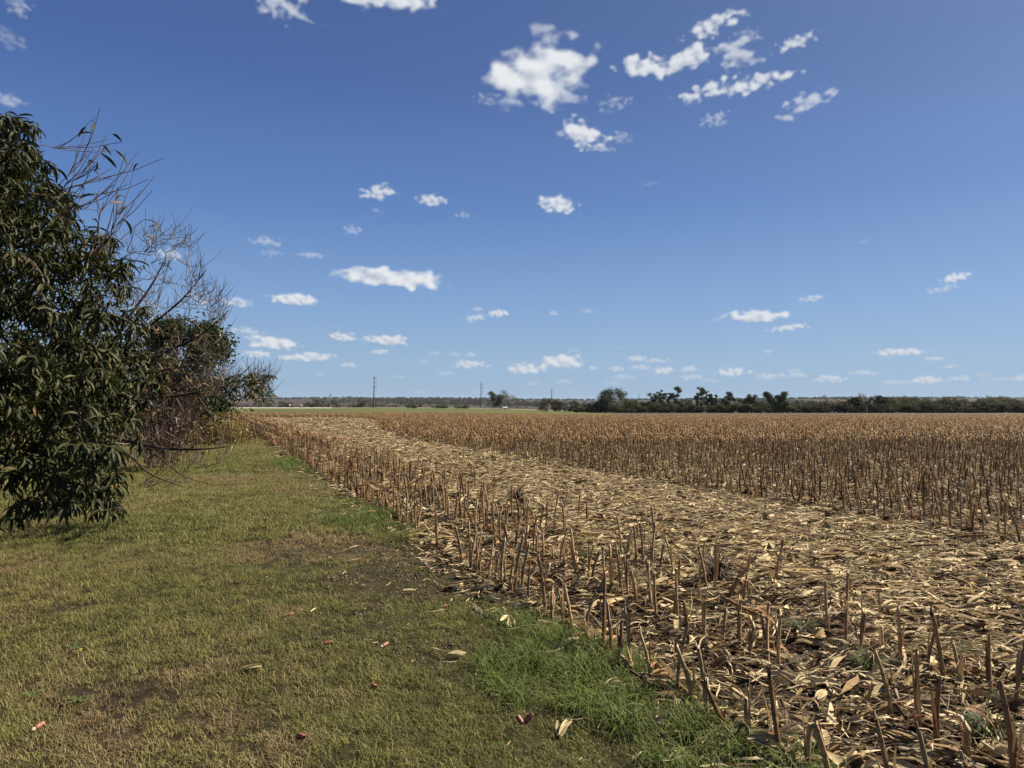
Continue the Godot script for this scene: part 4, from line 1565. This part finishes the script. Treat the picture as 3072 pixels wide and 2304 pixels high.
func near_peach() -> void:
	var r := rng_of(4100)
	var base := at(-5.0, 5.3)
	var o := thing("peach_tree", base)
	tag(o, "big leafy peach tree with drooping dark leaves at the left edge", "tree")
	var bark := Color(0.12, 0.10, 0.085)
	var sk := Skeleton.new()
	var trunk := smooth_line([Vector3(0, -0.1, 0), Vector3(0.05, 0.3, 0), Vector3(0.0, 0.75, 0.05)], 4)
	sk.add_line(trunk)
	part("trunk", limb_mesh(trunk, 0.13, 0.10, 10, bark), o)
	var top := trunk[-1]
	var ends := [Vector3(1.5, 1.6, 0.3), Vector3(1.3, 2.6, -0.2), Vector3(0.8, 3.3, 0.2), Vector3(0.2, 3.5, -0.5), Vector3(-0.9, 3.2, 0.3), Vector3(-1.5, 2.2, -0.3), Vector3(0.5, 2.4, 1.4), Vector3(0.6, 2.2, -1.5), Vector3(1.5, 1.1, 0.9), Vector3(-0.6, 2.2, 1.3), Vector3(-0.8, 2.0, -1.3), Vector3(1.2, 1.0, -0.9)]
	for e in ends:
		var mid := top.lerp(e, 0.5) + Vector3(0, 0.22, 0)
		var line := smooth_line([top, mid, e], 5)
		sk.add_line(line)
		part("limb", limb_mesh(line, 0.055, 0.016, 7, bark), o)
	# crown outline: how far the shoots reach at each height
	var hs := [0.55, 0.8, 1.2, 1.65, 2.1, 2.6, 3.0, 3.5, 3.84]
	var rs := [0.5, 1.85, 2.0, 2.1, 2.12, 1.97, 1.76, 1.50, 1.22]
	var tips := []
	for i in 2300:
		var h := 0.62 + 3.15 * r.randf()
		var reach := 0.0
		for k in 8:
			if h >= hs[k] and h <= hs[k + 1]:
				reach = lerpf(rs[k], rs[k + 1], (h - hs[k]) / (hs[k + 1] - hs[k]))
		var a := r.randf() * TAU
		reach *= 1.0 + 0.22 * bump_noise.get_noise_2d(cos(a) * 3.0 + h * 2.0, sin(a) * 3.0 + h)
		var rr := reach * sqrt(r.randf_range(0.04, 1.0))
		var tip := Vector3(cos(a) * rr, h, sin(a) * rr * (0.8 if sin(a) > 0.0 else 1.0))
		if h < 1.6 - 0.165 * (5.3 - tip.z) + 0.6 * smoothstep(0.58, 0.70, -(tip.x - 5.0) / (5.3 - tip.z)):
			continue
		tips.append(tip)
	# the bough hanging low in front
	for i in 70:
		var p := spot(r.randf_range(10.0, 118.0), r.randf_range(440.0, 512.0), 4.75 + r.randf() * 0.7, base)
		tips.append(p)
	tips.sort_custom(func(a, b): return a.distance_squared_to(top) < b.distance_squared_to(top))
	for t in tips:
		sk.reach(t, top, r, 0.02 if t.y > 1.0 else -0.12, 5)
	# bare shoots rising out of the right side of the crown
	var bare_tips := []
	for q in [[60, 185, 130, 175], [80, 200, 122, 190], [55, 160, 95, 150], [60, 170, 112, 165], [70, 215, 105, 208], [90, 240, 120, 218], [50, 155, 74, 146], [75, 205, 128, 195], [60, 190, 118, 205], [85, 225, 126, 232]]:
		var root_at := spot(q[0], q[1], 5.3, base)
		bare_tips.append([root_at, root_at.lerp(spot(q[2], q[3], 5.3 + r.randfn() * 0.3, base), 0.72)])
	var start := sk.twigs.size()
	var crown_wood := sk.pos.size()
	for b in bare_tips:
		# one leading shoot, then side shoots that fork off it upwards
		sk.reach(b[1], top, r, 0.05, 7, crown_wood)
		var lead: PackedVector3Array = sk.twigs[-1]
		for k in 5:
			var p := lead[clampi(1 + r.randi() % 5, 0, lead.size() - 1)]
			var e: Vector3 = p + ((b[1] - p).normalized() * 0.6 + Vector3(r.randf_range(-0.2, 0.55), r.randf_range(0.2, 1.0), r.randfn() * 0.4)).normalized() * r.randf_range(0.15, 0.46)
			var side := PackedVector3Array([p, p.lerp(e, 0.5) + Vector3(0.012, -0.015, 0), e])
			sk.twigs.append(side)
	var wood := Mb.new()
	for i in sk.twigs.size():
		var line: PackedVector3Array = sk.twigs[i]
		var rad := PackedFloat32Array()
		var r0 := 0.0036 if i >= start else 0.005 if i > 250 else 0.008
		for k in line.size():
			rad.append(lerpf(r0, 0.002, float(k) / (line.size() - 1)))
		wood.tube(line, rad, 4, Color(0.11, 0.085, 0.065), Color(0.10, 0.065, 0.05), false)
	var tw := part("twigs", wood.commit(mats.twig), o)
	tw.set_meta("kind", "stuff")
	# leaves
	var shapes := []
	for k in 5:
		shapes.append(peach_leaf(60 + k, 1.0 + 0.3 * k).commit(mats.leaf))
	var all := []
	var dead := Color(0.14, 0.085, 0.03)
	for i in sk.twigs.size():
		var line: PackedVector3Array = sk.twigs[i]
		var n := r.randi_range(11, 18)
		if i >= start:
			n = r.randi_range(1, 3) if r.randf() < 0.12 else 0
		var axis := (line[-1] - line[-2]).normalized()
		for k in n:
			var t := 1.0 - pow(float(k) / n, 1.3) * 0.8
			var f := t * (line.size() - 1)
			var p := line[int(f)].lerp(line[mini(int(f) + 1, line.size() - 1)], f - int(f))
			var a := k * 2.4 + i
			var side := Vector3(cos(a), 0, sin(a))
			var out := side * 0.75 + axis * 0.35 + Vector3(0, r.randf_range(-1.3, 0.15), 0)
			var c := Color(0.017, 0.023, 0.0085).lerp(Color(0.038, 0.041, 0.014), r.randf()) * r.randf_range(0.75, 1.25)
			if r.randf() < 0.025:
				c = dead
			all.append([Transform3D(leaf_basis(out, r.randf_range(0.095, 0.17), r), p), c, r.randi() % 5])
	# leaves deep in the crown
	for i in 26000:
		var h := 0.75 + 2.95 * r.randf()
		var reach := 0.0
		for k in 8:
			if h >= hs[k] and h <= hs[k + 1]:
				reach = lerpf(rs[k], rs[k + 1], (h - hs[k]) / (hs[k + 1] - hs[k]))
		var a := r.randf() * TAU
		reach *= (1.0 + 0.22 * bump_noise.get_noise_2d(cos(a) * 3.0 + h * 2.0, sin(a) * 3.0 + h)) * 0.93 * sqrt(r.randf())
		var p := Vector3(cos(a) * reach, h, sin(a) * reach * (0.8 if sin(a) > 0.0 else 1.0))
		if h < 1.66 - 0.165 * (5.3 - p.z) + 0.6 * smoothstep(0.58, 0.70, -(p.x - 5.0) / (5.3 - p.z)):
			continue
		var b := r.randf() * TAU
		all.append([Transform3D(leaf_basis(Vector3(cos(b), r.randf_range(-1.4, 0.3), sin(b)), r.randf_range(0.08, 0.13), r), p), Color(0.017, 0.023, 0.0085).lerp(Color(0.038, 0.041, 0.014), r.randf()) * r.randf_range(0.75, 1.2), r.randi() % 5])
	# the leaves that show largest are parts of their own
	var eye := Vector3(0, EYE, 0) - base
	for q in all:
		var p: Vector3 = q[0].origin
		var out_of_view := 0.0 if p.x + base.x > -0.70 * -(p.z + base.z) else 50.0
		q.append(p.distance_to(eye) + out_of_view)
	all.sort_custom(func(a, b): return a[3] < b[3])
	var coats := []
	for i in 8:
		var m: StandardMaterial3D = mats.leaf.duplicate()
		m.albedo_color = (Color(0.017, 0.023, 0.0085).lerp(Color(0.038, 0.041, 0.014), r.randf()) * r.randf_range(0.8, 1.2)).linear_to_srgb()
		coats.append(m)
	var lists := []
	for k in 5:
		lists.append(Copies3.new())
	for i in all.size():
		if i < 290:
			var l := part("leaf", shapes[all[i][2]], o)
			l.transform = all[i][0]
			l.material_override = coats[r.randi() % 8]
		else:
			lists[all[i][2]].add(all[i][0], all[i][1])
	for k in 5:
		scatter("foliage", shapes[k], lists[k], o)


func bare_peach() -> void:
	var r := rng_of(4200)
	var d := 9.7
	var base := at(-6.2, 9.8)
	var o := thing("peach_tree", base)
	tag(o, "mostly leafless peach tree with low spreading limbs behind the leafy one", "tree")
	var bark := Color(0.085, 0.066, 0.055)
	var sk := Skeleton.new()
	var trunk := smooth_line([Vector3(0, -0.1, 0), Vector3(0.08, 0.35, 0), Vector3(0.12, 0.8, 0)], 4)
	sk.add_line(trunk)
	part("trunk", limb_mesh(trunk, 0.14, 0.11, 10, bark), o)
	var top := trunk[-1]
	var limbs := [
		[[95, 408, 9.6], [140, 399, 9.5], [175, 396, 9.4], [205, 391, 9.3], [232, 386, 9.2]],
		[[95, 435, 9.6], [140, 444, 9.4], [170, 449, 9.3], [205, 449, 9.2], [232, 446, 9.1]],
		[[95, 440, 9.8], [130, 455, 9.7], [152, 474, 9.6], [186, 487, 9.5]],
		[[100, 380, 9.8], [120, 330, 9.8], [150, 285, 9.7], [165, 255, 9.7]],
		[[100, 385, 10.2], [140, 335, 10.2], [180, 300, 10.1], [205, 270, 10.0]],
		[[100, 390, 9.4], [150, 360, 9.3], [200, 335, 9.2], [228, 310, 9.1]],
		[[95, 380, 10.6], [90, 320, 10.8], [110, 270, 10.9]],
		[[105, 400, 8.9], [150, 375, 8.6], [190, 365, 8.4]],
	]
	for q in limbs:
		var pts := [top]
		for p in q:
			pts.append(spot(p[0], p[1], p[2], base))
		var line := smooth_line(pts, 4)
		sk.add_line(line)
		part("limb", limb_mesh(line, 0.045, 0.004, 7, bark), o)
	# boughs that bend down from the long low limb
	for q in [[[176, 398, 9.4], [186, 415, 9.4], [200, 432, 9.3], [226, 447, 9.3]], [[198, 395, 9.3], [208, 412, 9.2], [222, 430, 9.2], [236, 442, 9.1]], [[150, 448, 9.4], [166, 462, 9.3], [185, 476, 9.3], [214, 485, 9.2]]]:
		var pts := []
		for p in q:
			pts.append(spot(p[0], p[1], p[2], base))
		var line := smooth_line(pts, 5)
		sk.add_line(line)
		part("limb", limb_mesh(line, 0.016, 0.003, 6, bark), o)
	var tips := []
	for i in 330:
		# upper fan of bare shoots
		var px := r.randf_range(100.0, 226.0)
		var roof := 222.0 + 0.0 * px + (18.0 if px < 130.0 else 0.0) + maxf(0.0, px - 185.0) * 2.0
		tips.append(spot(px, r.randf_range(roof, 395.0), d + r.randfn() * 0.75, base))
	for i in 120:
		tips.append(spot(r.randf_range(196.0, 272.0), r.randf_range(372.0, 402.0), 9.2 + r.randfn() * 0.4, base))
	for i in 70:
		tips.append(spot(r.randf_range(130.0, 232.0), r.randf_range(405.0, 470.0), 9.3 + r.randfn() * 0.4, base))
	tips.sort_custom(func(a, b): return a.distance_squared_to(top) < b.distance_squared_to(top))
	for t in tips:
		sk.reach(t, top, r, 0.10 if t.y > 1.3 else 0.0, 6)
	# fine spurs standing on the shoots
	var grown := sk.twigs.size()
	var wood := Mb.new()
	for i in grown:
		var line: PackedVector3Array = sk.twigs[i]
		var rad := PackedFloat32Array()
		for k in line.size():
			rad.append(lerpf(0.0065, 0.0022, float(k) / (line.size() - 1)))
		var tint := Color(0.085, 0.066, 0.056) if r.randf() < 0.85 else Color(0.26, 0.225, 0.18)
		wood.tube(line, rad, 4, tint, tint * 0.85, false)
		for k in r.randi_range(2, 4):
			var t := r.randf_range(0.2, 0.95) * (line.size() - 1)
			var p := line[int(t)].lerp(line[mini(int(t) + 1, line.size() - 1)], t - int(t))
			var e := p + Vector3(r.randfn() * 0.5 + 0.25, absf(r.randfn()) * 0.6 + 0.4, r.randfn() * 0.5).normalized() * r.randf_range(0.08, 0.35)
			wood.tube(PackedVector3Array([p, p.lerp(e, 0.5) + Vector3(0.01, -0.012, 0), e]), PackedFloat32Array([0.0032, 0.0026, 0.0016]), 3, tint, tint * 0.8, false)
	var tw := part("twigs", wood.commit(mats.twig), o)
	tw.set_meta("kind", "stuff")
	# the leaves that are left: mostly on the right end
	var shapes := []
	var lists := []
	for k in 4:
		shapes.append(peach_leaf(80 + k, 1.2 + 0.4 * k).commit(mats.leaf))
		lists.append(Copies3.new())
	for i in grown:
		var line: PackedVector3Array = sk.twigs[i]
		var tip := line[-1] + base
		var px := 512.0 + tip.x / -tip.z * 722.0
		var py := 404.0 + (EYE - tip.y) / -tip.z * 722.0
		var n := 0
		if px > 228.0 and py > 370.0 and py < 425.0:
			n = r.randi_range(3, 8)
		elif px < 205.0 and py > 318.0 and py < 412.0:
			n = r.randi_range(3, 10)
		elif r.randf() < 0.12:
			n = 2
		for k in n:
			var t := (1.0 - r.randf() * 0.75) * (line.size() - 1)
			var p := line[int(t)].lerp(line[mini(int(t) + 1, line.size() - 1)], t - int(t))
			var a := r.randf() * TAU
			var c := Color(0.038, 0.046, 0.018) * r.randf_range(0.75, 1.3) if r.randf() < 0.8 else Color(0.15, 0.085, 0.035)
			lists[k % 4].add(Transform3D(leaf_basis(Vector3(cos(a), r.randf_range(-0.5, 0.3), sin(a)), r.randf_range(0.09, 0.14), r), p), c)
	for k in 4:
		scatter("foliage", shapes[k], lists[k], o)


func red_bush() -> void:
	# a thicket of reddish bare stems behind the leafless tree
	var r := rng_of(4300)
	var base := at(-8.2, 17.0)
	var o := thing("bare_bush", base)
	tag(o, "thicket of reddish leafless stems behind the leafless peach tree", "bush")
	var m := Mb.new()
	for i in 330:
		var a := r.randf() * TAU
		var foot := Vector3(r.randfn() * 0.35, 0.0, r.randfn() * 0.4)
		var tall := r.randf_range(1.2, 3.2)
		var tip := foot + Vector3(cos(a), 0, sin(a)) * r.randf_range(0.1, 0.95) * tall / 3.0 + Vector3(0.1, tall, 0)
		var from := foot.lerp(tip, r.randf() * 0.55)
		var mid := from.lerp(tip, 0.5) + Vector3(r.randfn(), r.randfn(), r.randfn()) * 0.1
		var c := Color(0.085, 0.052, 0.044) * r.randf_range(0.7, 1.35)
		m.tube(PackedVector3Array([from, mid, tip]), PackedFloat32Array([0.009, 0.006, 0.003]), 3, c, c, false)
	var st := part("stems", m.commit(mats.twig), o)
	st.set_meta("kind", "stuff")
	var f := Mb.new()
	for i in 500:
		leaf_face(f, Vector3(r.randfn() * 0.8, r.randf_range(0.4, 2.6), r.randfn() * 0.8), 0.055, r, Color(0.10, 0.07, 0.04) * r.randf_range(0.7, 1.3))
	part("dry_leaves", f.commit(mats.far_leaf), o)


func back_trees() -> void:
	# leafy trees of the same row farther back
	var r := rng_of(4400)
	var specs := [[-13.1, 29.0, 316.0, 5.6, "dense dark green tree behind the leafless peach tree", 24000], [-12.6, 19.5, 345.0, 4.2, "dark leafy tree mostly hidden behind the leafy peach tree", 12000], [-19.5, 33.0, 330.0, 5.6, "shaded tree at the left behind the peach trees", 9000]]
	for q in specs:
		var d: float = q[1]
		var base := at(q[0], d)
		var tall: float = EYE + (404.0 - q[2]) / 722.0 * d
		var o := thing("orchard_tree", base)
		tag(o, q[4], "tree")
		var bark := Color(0.07, 0.058, 0.05)
		var wood := Mb.new()
		wood.tube(PackedVector3Array([Vector3(0, -0.1, 0), Vector3(0.05, 0.8, 0), Vector3(0, tall * 0.6, 0)]), PackedFloat32Array([0.17, 0.13, 0.05]), 9, bark, bark)
		var crown := Mb.new()
		var wide: float = q[3]
		for i in 34:
			var a := r.randf() * TAU
			var t := r.randf()
			var rr := wide * 0.42 * sqrt(1.0 - 0.75 * t * t) * r.randf_range(0.5, 1.0)
			var cen := Vector3(cos(a) * rr, 1.1 + (tall - 1.6) * t, sin(a) * rr)
			wood.tube(PackedVector3Array([Vector3(0, 0.7 + cen.y * 0.25, 0), cen * 0.55 + Vector3(0, 0.3, 0), cen]), PackedFloat32Array([0.05, 0.03, 0.012]), 5, bark, bark)
			var tone := r.randf_range(0.8, 1.25)
			for k in int(q[5] / 34.0):
				var p := cen + Vector3(r.randfn(), r.randfn() * 0.8, r.randfn()) * 0.3
				leaf_face(crown, p, 0.075 * r.randf_range(0.6, 1.3), r, Color(0.030, 0.040, 0.016) * (tone * r.randf_range(0.75, 1.3)))
		part("trunk", wood.commit(mats.bark), o)
		part("crown", crown.commit(mats.far_leaf), o)
	# dry weeds standing at the end of the verge
	var names := [[-13.0, 27.5, "tan dry weed clump below the dense dark tree"], [-11.9, 29.0, "dry golden weed clump at the right of the trunk of the dense dark tree"], [-14.5, 28.5, "green and tan weed clump left of the dense dark tree trunk"], [-11.2, 27.6, "brown dry weed clump nearest the corn, at the end of the verge"], [-12.4, 26.2, "low brown dry weed clump at the front of the weeds"], [-13.9, 26.6, "dark brown brush heap at the front of the weeds"], [-11.6, 31.5, "grey brushy weed clump between the weeds and the corn rows"]]
	for i in names.size():
		var q: Array = names[i]
		var o := thing("weed_clump", at(q[0], q[1]))
		tag(o, q[2], "weeds", "dry weeds at the end of the verge")
		var m := Mb.new()
		for k in 420:
			var foot := Vector3(r.randfn() * 0.55, 0, r.randfn() * 0.45)
			var tall := r.randf_range(0.35, 1.25) * (0.6 if i >= 4 else 1.0)
			var tip := foot + Vector3(r.randfn() * 0.16, tall, r.randfn() * 0.16)
			var c := Color(0.24, 0.17, 0.075).lerp(Color(0.13, 0.12, 0.05), r.randf()) * r.randf_range(0.7, 1.25)
			if i == 5 or i == 6:
				c = Color(0.10, 0.07, 0.05) * r.randf_range(0.7, 1.4)
			var side := Vector3(r.randfn(), 0, r.randfn()).normalized() * 0.009
			m.ribbon(PackedVector3Array([foot, foot.lerp(tip, 0.6), tip]), PackedVector3Array([side * 0.6, side, side * 0.3]), c, c)
			for j in 3:
				leaf_face(m, foot.lerp(tip, r.randf_range(0.35, 1.05)) + Vector3(r.randfn(), r.randfn(), r.randfn()) * 0.05, 0.045, r, c * r.randf_range(0.8, 1.3))
		var st := part("stems", m.commit(mats.far_leaf), o)
		st.set_meta("kind", "stuff")


# ---------------------------------------------------------------- small things on the ground

func cob_mesh(s: int, long: float) -> Mb:
	# a bare red corn cob broken at one end, lying along x
	var r := rng_of(s)
	var m := Mb.new()
	var rings := 12
	var sides := 12
	for i in rings + 1:
		var t := float(i) / rings
		var rad := 0.0135 * (1.0 - 0.3 * t * t) * (0.72 if i == 0 or i == rings else 1.0)
		for k in sides + 1:
			var a := TAU * k / sides
			var b := 1.0 + (0.1 if (i + k) % 2 == 0 and i > 0 else -0.08)
			var c := Color(0.15, 0.042, 0.026) * (1.15 if (i + k) % 2 == 0 else 0.75)
			if (s + i) % 5 == 0:
				c = c.lerp(Color(0.45, 0.22, 0.12), 0.35)
			m.vert(Vector3((t - 0.5) * long, cos(a) * rad * b, sin(a) * rad * b), c)
	for i in rings:
		for k in sides:
			var a := i * (sides + 1) + k
			m.tri(a, a + 1, a + sides + 2)
			m.tri(a, a + sides + 2, a + sides + 1)
	return m


func cob_pith(long: float) -> Mb:
	var m := Mb.new()
	var c := Color(0.38, 0.30, 0.2)
	m.tube(PackedVector3Array([Vector3(-long * 0.5 + 0.006, 0, 0), Vector3(-long * 0.5 - 0.008, 0, 0), Vector3(-long * 0.5 - 0.016, 0.001, 0.001)]), PackedFloat32Array([0.0105, 0.0098, 0.005]), 9, c, c)
	return m


func on_ground(px: float, py: float) -> Vector2:
	# the place on the ground that lies at a picture position (used only to survey where things stand)
	var d := EYE * 722.0 / (py - 404.0)
	return Vector2((px - 512.0) / 722.0 * d, d)


func weed_mesh(s: int, n: int, long: float, wide: float, rise: float, col: Color) -> Mb:
	var r := rng_of(s)
	var m := Mb.new()
	for i in n:
		var a := r.randf() * TAU
		var e := Vector3(cos(a), 0, sin(a))
		var side := Vector3(-sin(a), 0, cos(a)) * wide
		var l := long * r.randf_range(0.5, 1.15)
		var up := rise * r.randf_range(0.3, 1.2)
		var c := col * r.randf_range(0.7, 1.3)
		m.ribbon(PackedVector3Array([e * 0.008 + Vector3(0, 0.01, 0), e * l * 0.4 + Vector3(0, l * up * 0.8, 0), e * l * 0.75 + Vector3(0, l * up, 0), e * l + Vector3(0, l * up * 0.75, 0)]), PackedVector3Array([side * 0.3, side * 0.9, side, side * 0.1]), c, c * 1.1)
	return m


func build_small_things() -> void:
	var r := rng_of(5050)
	# red corn cobs on the grass
	var cobs := [[45.5, 728.0, 0.05, 1.25, "red corn cob with pale broken end at the lower left of the grass"], [329.8, 645.0, 0.055, 0.3, "red corn cob lying between the two other red cobs in mid grass"], [386.6, 646.0, 0.05, 0.9, "red corn cob on the grass nearest the tall green grass"], [292.5, 615.5, 0.04, 0.5, "farthest small red cob on the grass beside a yellow leaf"], [304.0, 739.0, 0.05, -0.7, "orange tan cob piece with white pith at the bottom of the grass"], [376.0, 686.0, 0.03, -0.8, "tiny orange cob tip with white end in the grass"], [445.5, 607.5, 0.04, 0.5, "small red cob at the upper edge of the tall green grass"]]
	for i in cobs.size():
		var q: Array = cobs[i]
		var p := on_ground(q[0], q[1])
		var o := thing("corn_cob", at(p.x, p.y, 0.024), q[3])
		o.rotation.z = 0.18
		part("cob", cob_mesh(40 + i, q[2]).commit(mats.plain), o)
		part("pith", cob_pith(q[2]).commit(mats.plain), o)
		tag(o, q[4], "corn cob", "red corn cobs on the grass")
	var v := on_ground(523.0, 726.0)
	var broken := thing("corn_cob", at(v.x, v.y, 0.045))
	var half := part("cob", cob_mesh(61, 0.06).commit(mats.plain), broken)
	half.transform = Transform3D(Basis.from_euler(Vector3(0.2, 0.5, 0.75)), Vector3(0.026, 0.016, 0))
	half = part("cob", cob_mesh(62, 0.045).commit(mats.plain), broken)
	half.transform = Transform3D(Basis.from_euler(Vector3(0.1, -0.6, 2.3)), Vector3(-0.016, 0.01, 0.004))
	tag(broken, "red corn cob snapped into a V beside the tall green grass", "corn cob", "red corn cobs on the grass")
	# husk pieces on the grass
	for q in [[410.0, 591.0, 0.2, "flat pale husk on bare soil at the edge of the first corn row"], [562.0, 728.0, 1.2, "upright pale husk leaf in the tall green grass at the bottom"], [255.0, 670.0, 0.6, "thin pale straw on the grass at the left of the red cobs"], [458.0, 657.0, 0.05, "pale straw pieces on the grass left of the tall green grass"]]:
		var p := on_ground(q[0], q[1])
		var o := single("corn_husk", husk_shape(870 + int(q[0]), 0.17).commit(mats.husk), Transform3D(Basis(Vector3.UP, q[2]) * Basis.from_euler(Vector3(0, 0, 0.3 if q[2] > 1.0 else 0.0)), at(p.x, p.y, 0.022)).scaled_local(Vector3.ONE * 0.62))
		var m: StandardMaterial3D = mats.husk.duplicate()
		m.albedo_color = Color(0.58, 0.5, 0.3).linear_to_srgb()
		o.material_override = m
		tag(o, q[3], "corn husk", "pale husks on the grass")
	# broadleaf weeds in the lawn
	for q in [[83.0, 703.0, "dark green broadleaf weed rosette in the lower left grass"], [38.0, 697.0, "flat pale green weed on bare soil at the far left grass"], [78.0, 645.0, "pale weed rosette beside a bare patch in the left grass"]]:
		var p := on_ground(q[0], q[1])
		var o := single("broadleaf_weed", weed_mesh(int(q[0]), 16, 0.06, 0.009, 0.35, Color(0.055, 0.08, 0.03)).commit(mats.blade), Transform3D(Basis(), at(p.x, p.y, 0.01)))
		tag(o, q[2], "weed", "broadleaf weeds in the lawn")
	var yp := on_ground(83.0, 652.0)
	var yl := single("yellow_leaf", weed_mesh(9, 4, 0.03, 0.011, 0.4, Color(0.25, 0.22, 0.05)).commit(mats.blade), Transform3D(Basis(), at(yp.x, yp.y, 0.03)))
	tag(yl, "tiny yellow leaf on the grass below the left weeds", "leaf")
	# dark green weeds among the stalks
	for q in [[800.0, 634.0, 1.0, "dark green weed patch between the second and third corn rows"], [863.0, 668.0, 1.0, "dark weed patch by the pale upright husk in the third row"], [848.0, 655.0, 0.8, "dark green weed on the left of the pale husk in the third row"], [985.0, 735.0, 1.3, "dark green weed patch at the lower right corner of the field"], [1000.0, 700.0, 0.8, "small green weed at the right edge of the field"], [963.0, 652.0, 0.7, "grey green weed on the flattened strip near the right edge"], [890.0, 612.0, 0.6, "small grey weed on the flattened strip right of the fourth row"], [622.0, 560.0, 1.1, "grey green weed patch in the middle of the second corn row"], [555.0, 535.0, 1.2, "dark green weed patch deep in the near corn rows"], [645.0, 590.0, 0.8, "feathery green weed by a thin stalk in the second row"], [690.0, 618.0, 0.8, "yellow green weed tuft in the second row"], [585.0, 560.0, 1.0, "olive weed patch at the near corn rows left of the thin stalk"]]:
		var p := on_ground(q[0], q[1])
		var s: float = q[2]
		var o := thing("weed", at(p.x, p.y))
		part("leaves", weed_mesh(int(q[0]) + 3, 260, 0.115, 0.0021, 0.75, Color(0.05, 0.066, 0.022)).commit(mats.blade), o)
		part("stems", weed_mesh(int(q[0]) + 8, 26, 0.12, 0.0014, 1.3, Color(0.10, 0.09, 0.04)).commit(mats.blade), o)
		o.scale = Vector3.ONE * s
		tag(o, q[3], "weed", "green weeds among the corn rows")
	for q in [[438.0, 486.0, "dark withered weed head standing in the first corn rows farther back"], [516.0, 492.0, "dark withered weed clump at the edge of the flattened strip"], [716.0, 570.0, "dark brown uprooted stalk clump at the edge of the flattened strip"]]:
		var p := on_ground(q[0], q[1] + 12.0)
		var o := thing("dead_weed", at(p.x, p.y))
		part("stems", weed_mesh(int(q[0]), 150, 0.2, 0.006, 1.1, Color(0.05, 0.036, 0.024)).commit(mats.twig), o)
		tag(o, q[2], "weed", "withered dark weeds in the corn")
	# fallen twig on the grass behind the low bough
	var tp := on_ground(160.0, 488.0)
	var tw := thing("fallen_branch", at(tp.x, tp.y))
	var m2 := Mb.new()
	for i in 26:
		var foot := Vector3(r.randf_range(-0.5, 0.2), 0.02, r.randfn() * 0.1)
		var tip := foot + Vector3(r.randf_range(0.1, 0.5), r.randf_range(0.05, 0.5), r.randfn() * 0.2)
		m2.tube(PackedVector3Array([foot, foot.lerp(tip, 0.5) + Vector3(0.02, 0.03, 0), tip]), PackedFloat32Array([0.006, 0.004, 0.002]), 4, Color(0.12, 0.09, 0.07), Color(0.12, 0.09, 0.07), false)
	part("twigs", m2.commit(mats.twig), tw)
	tag(tw, "small dead branch lying on the grass below the leafless peach tree", "branch")
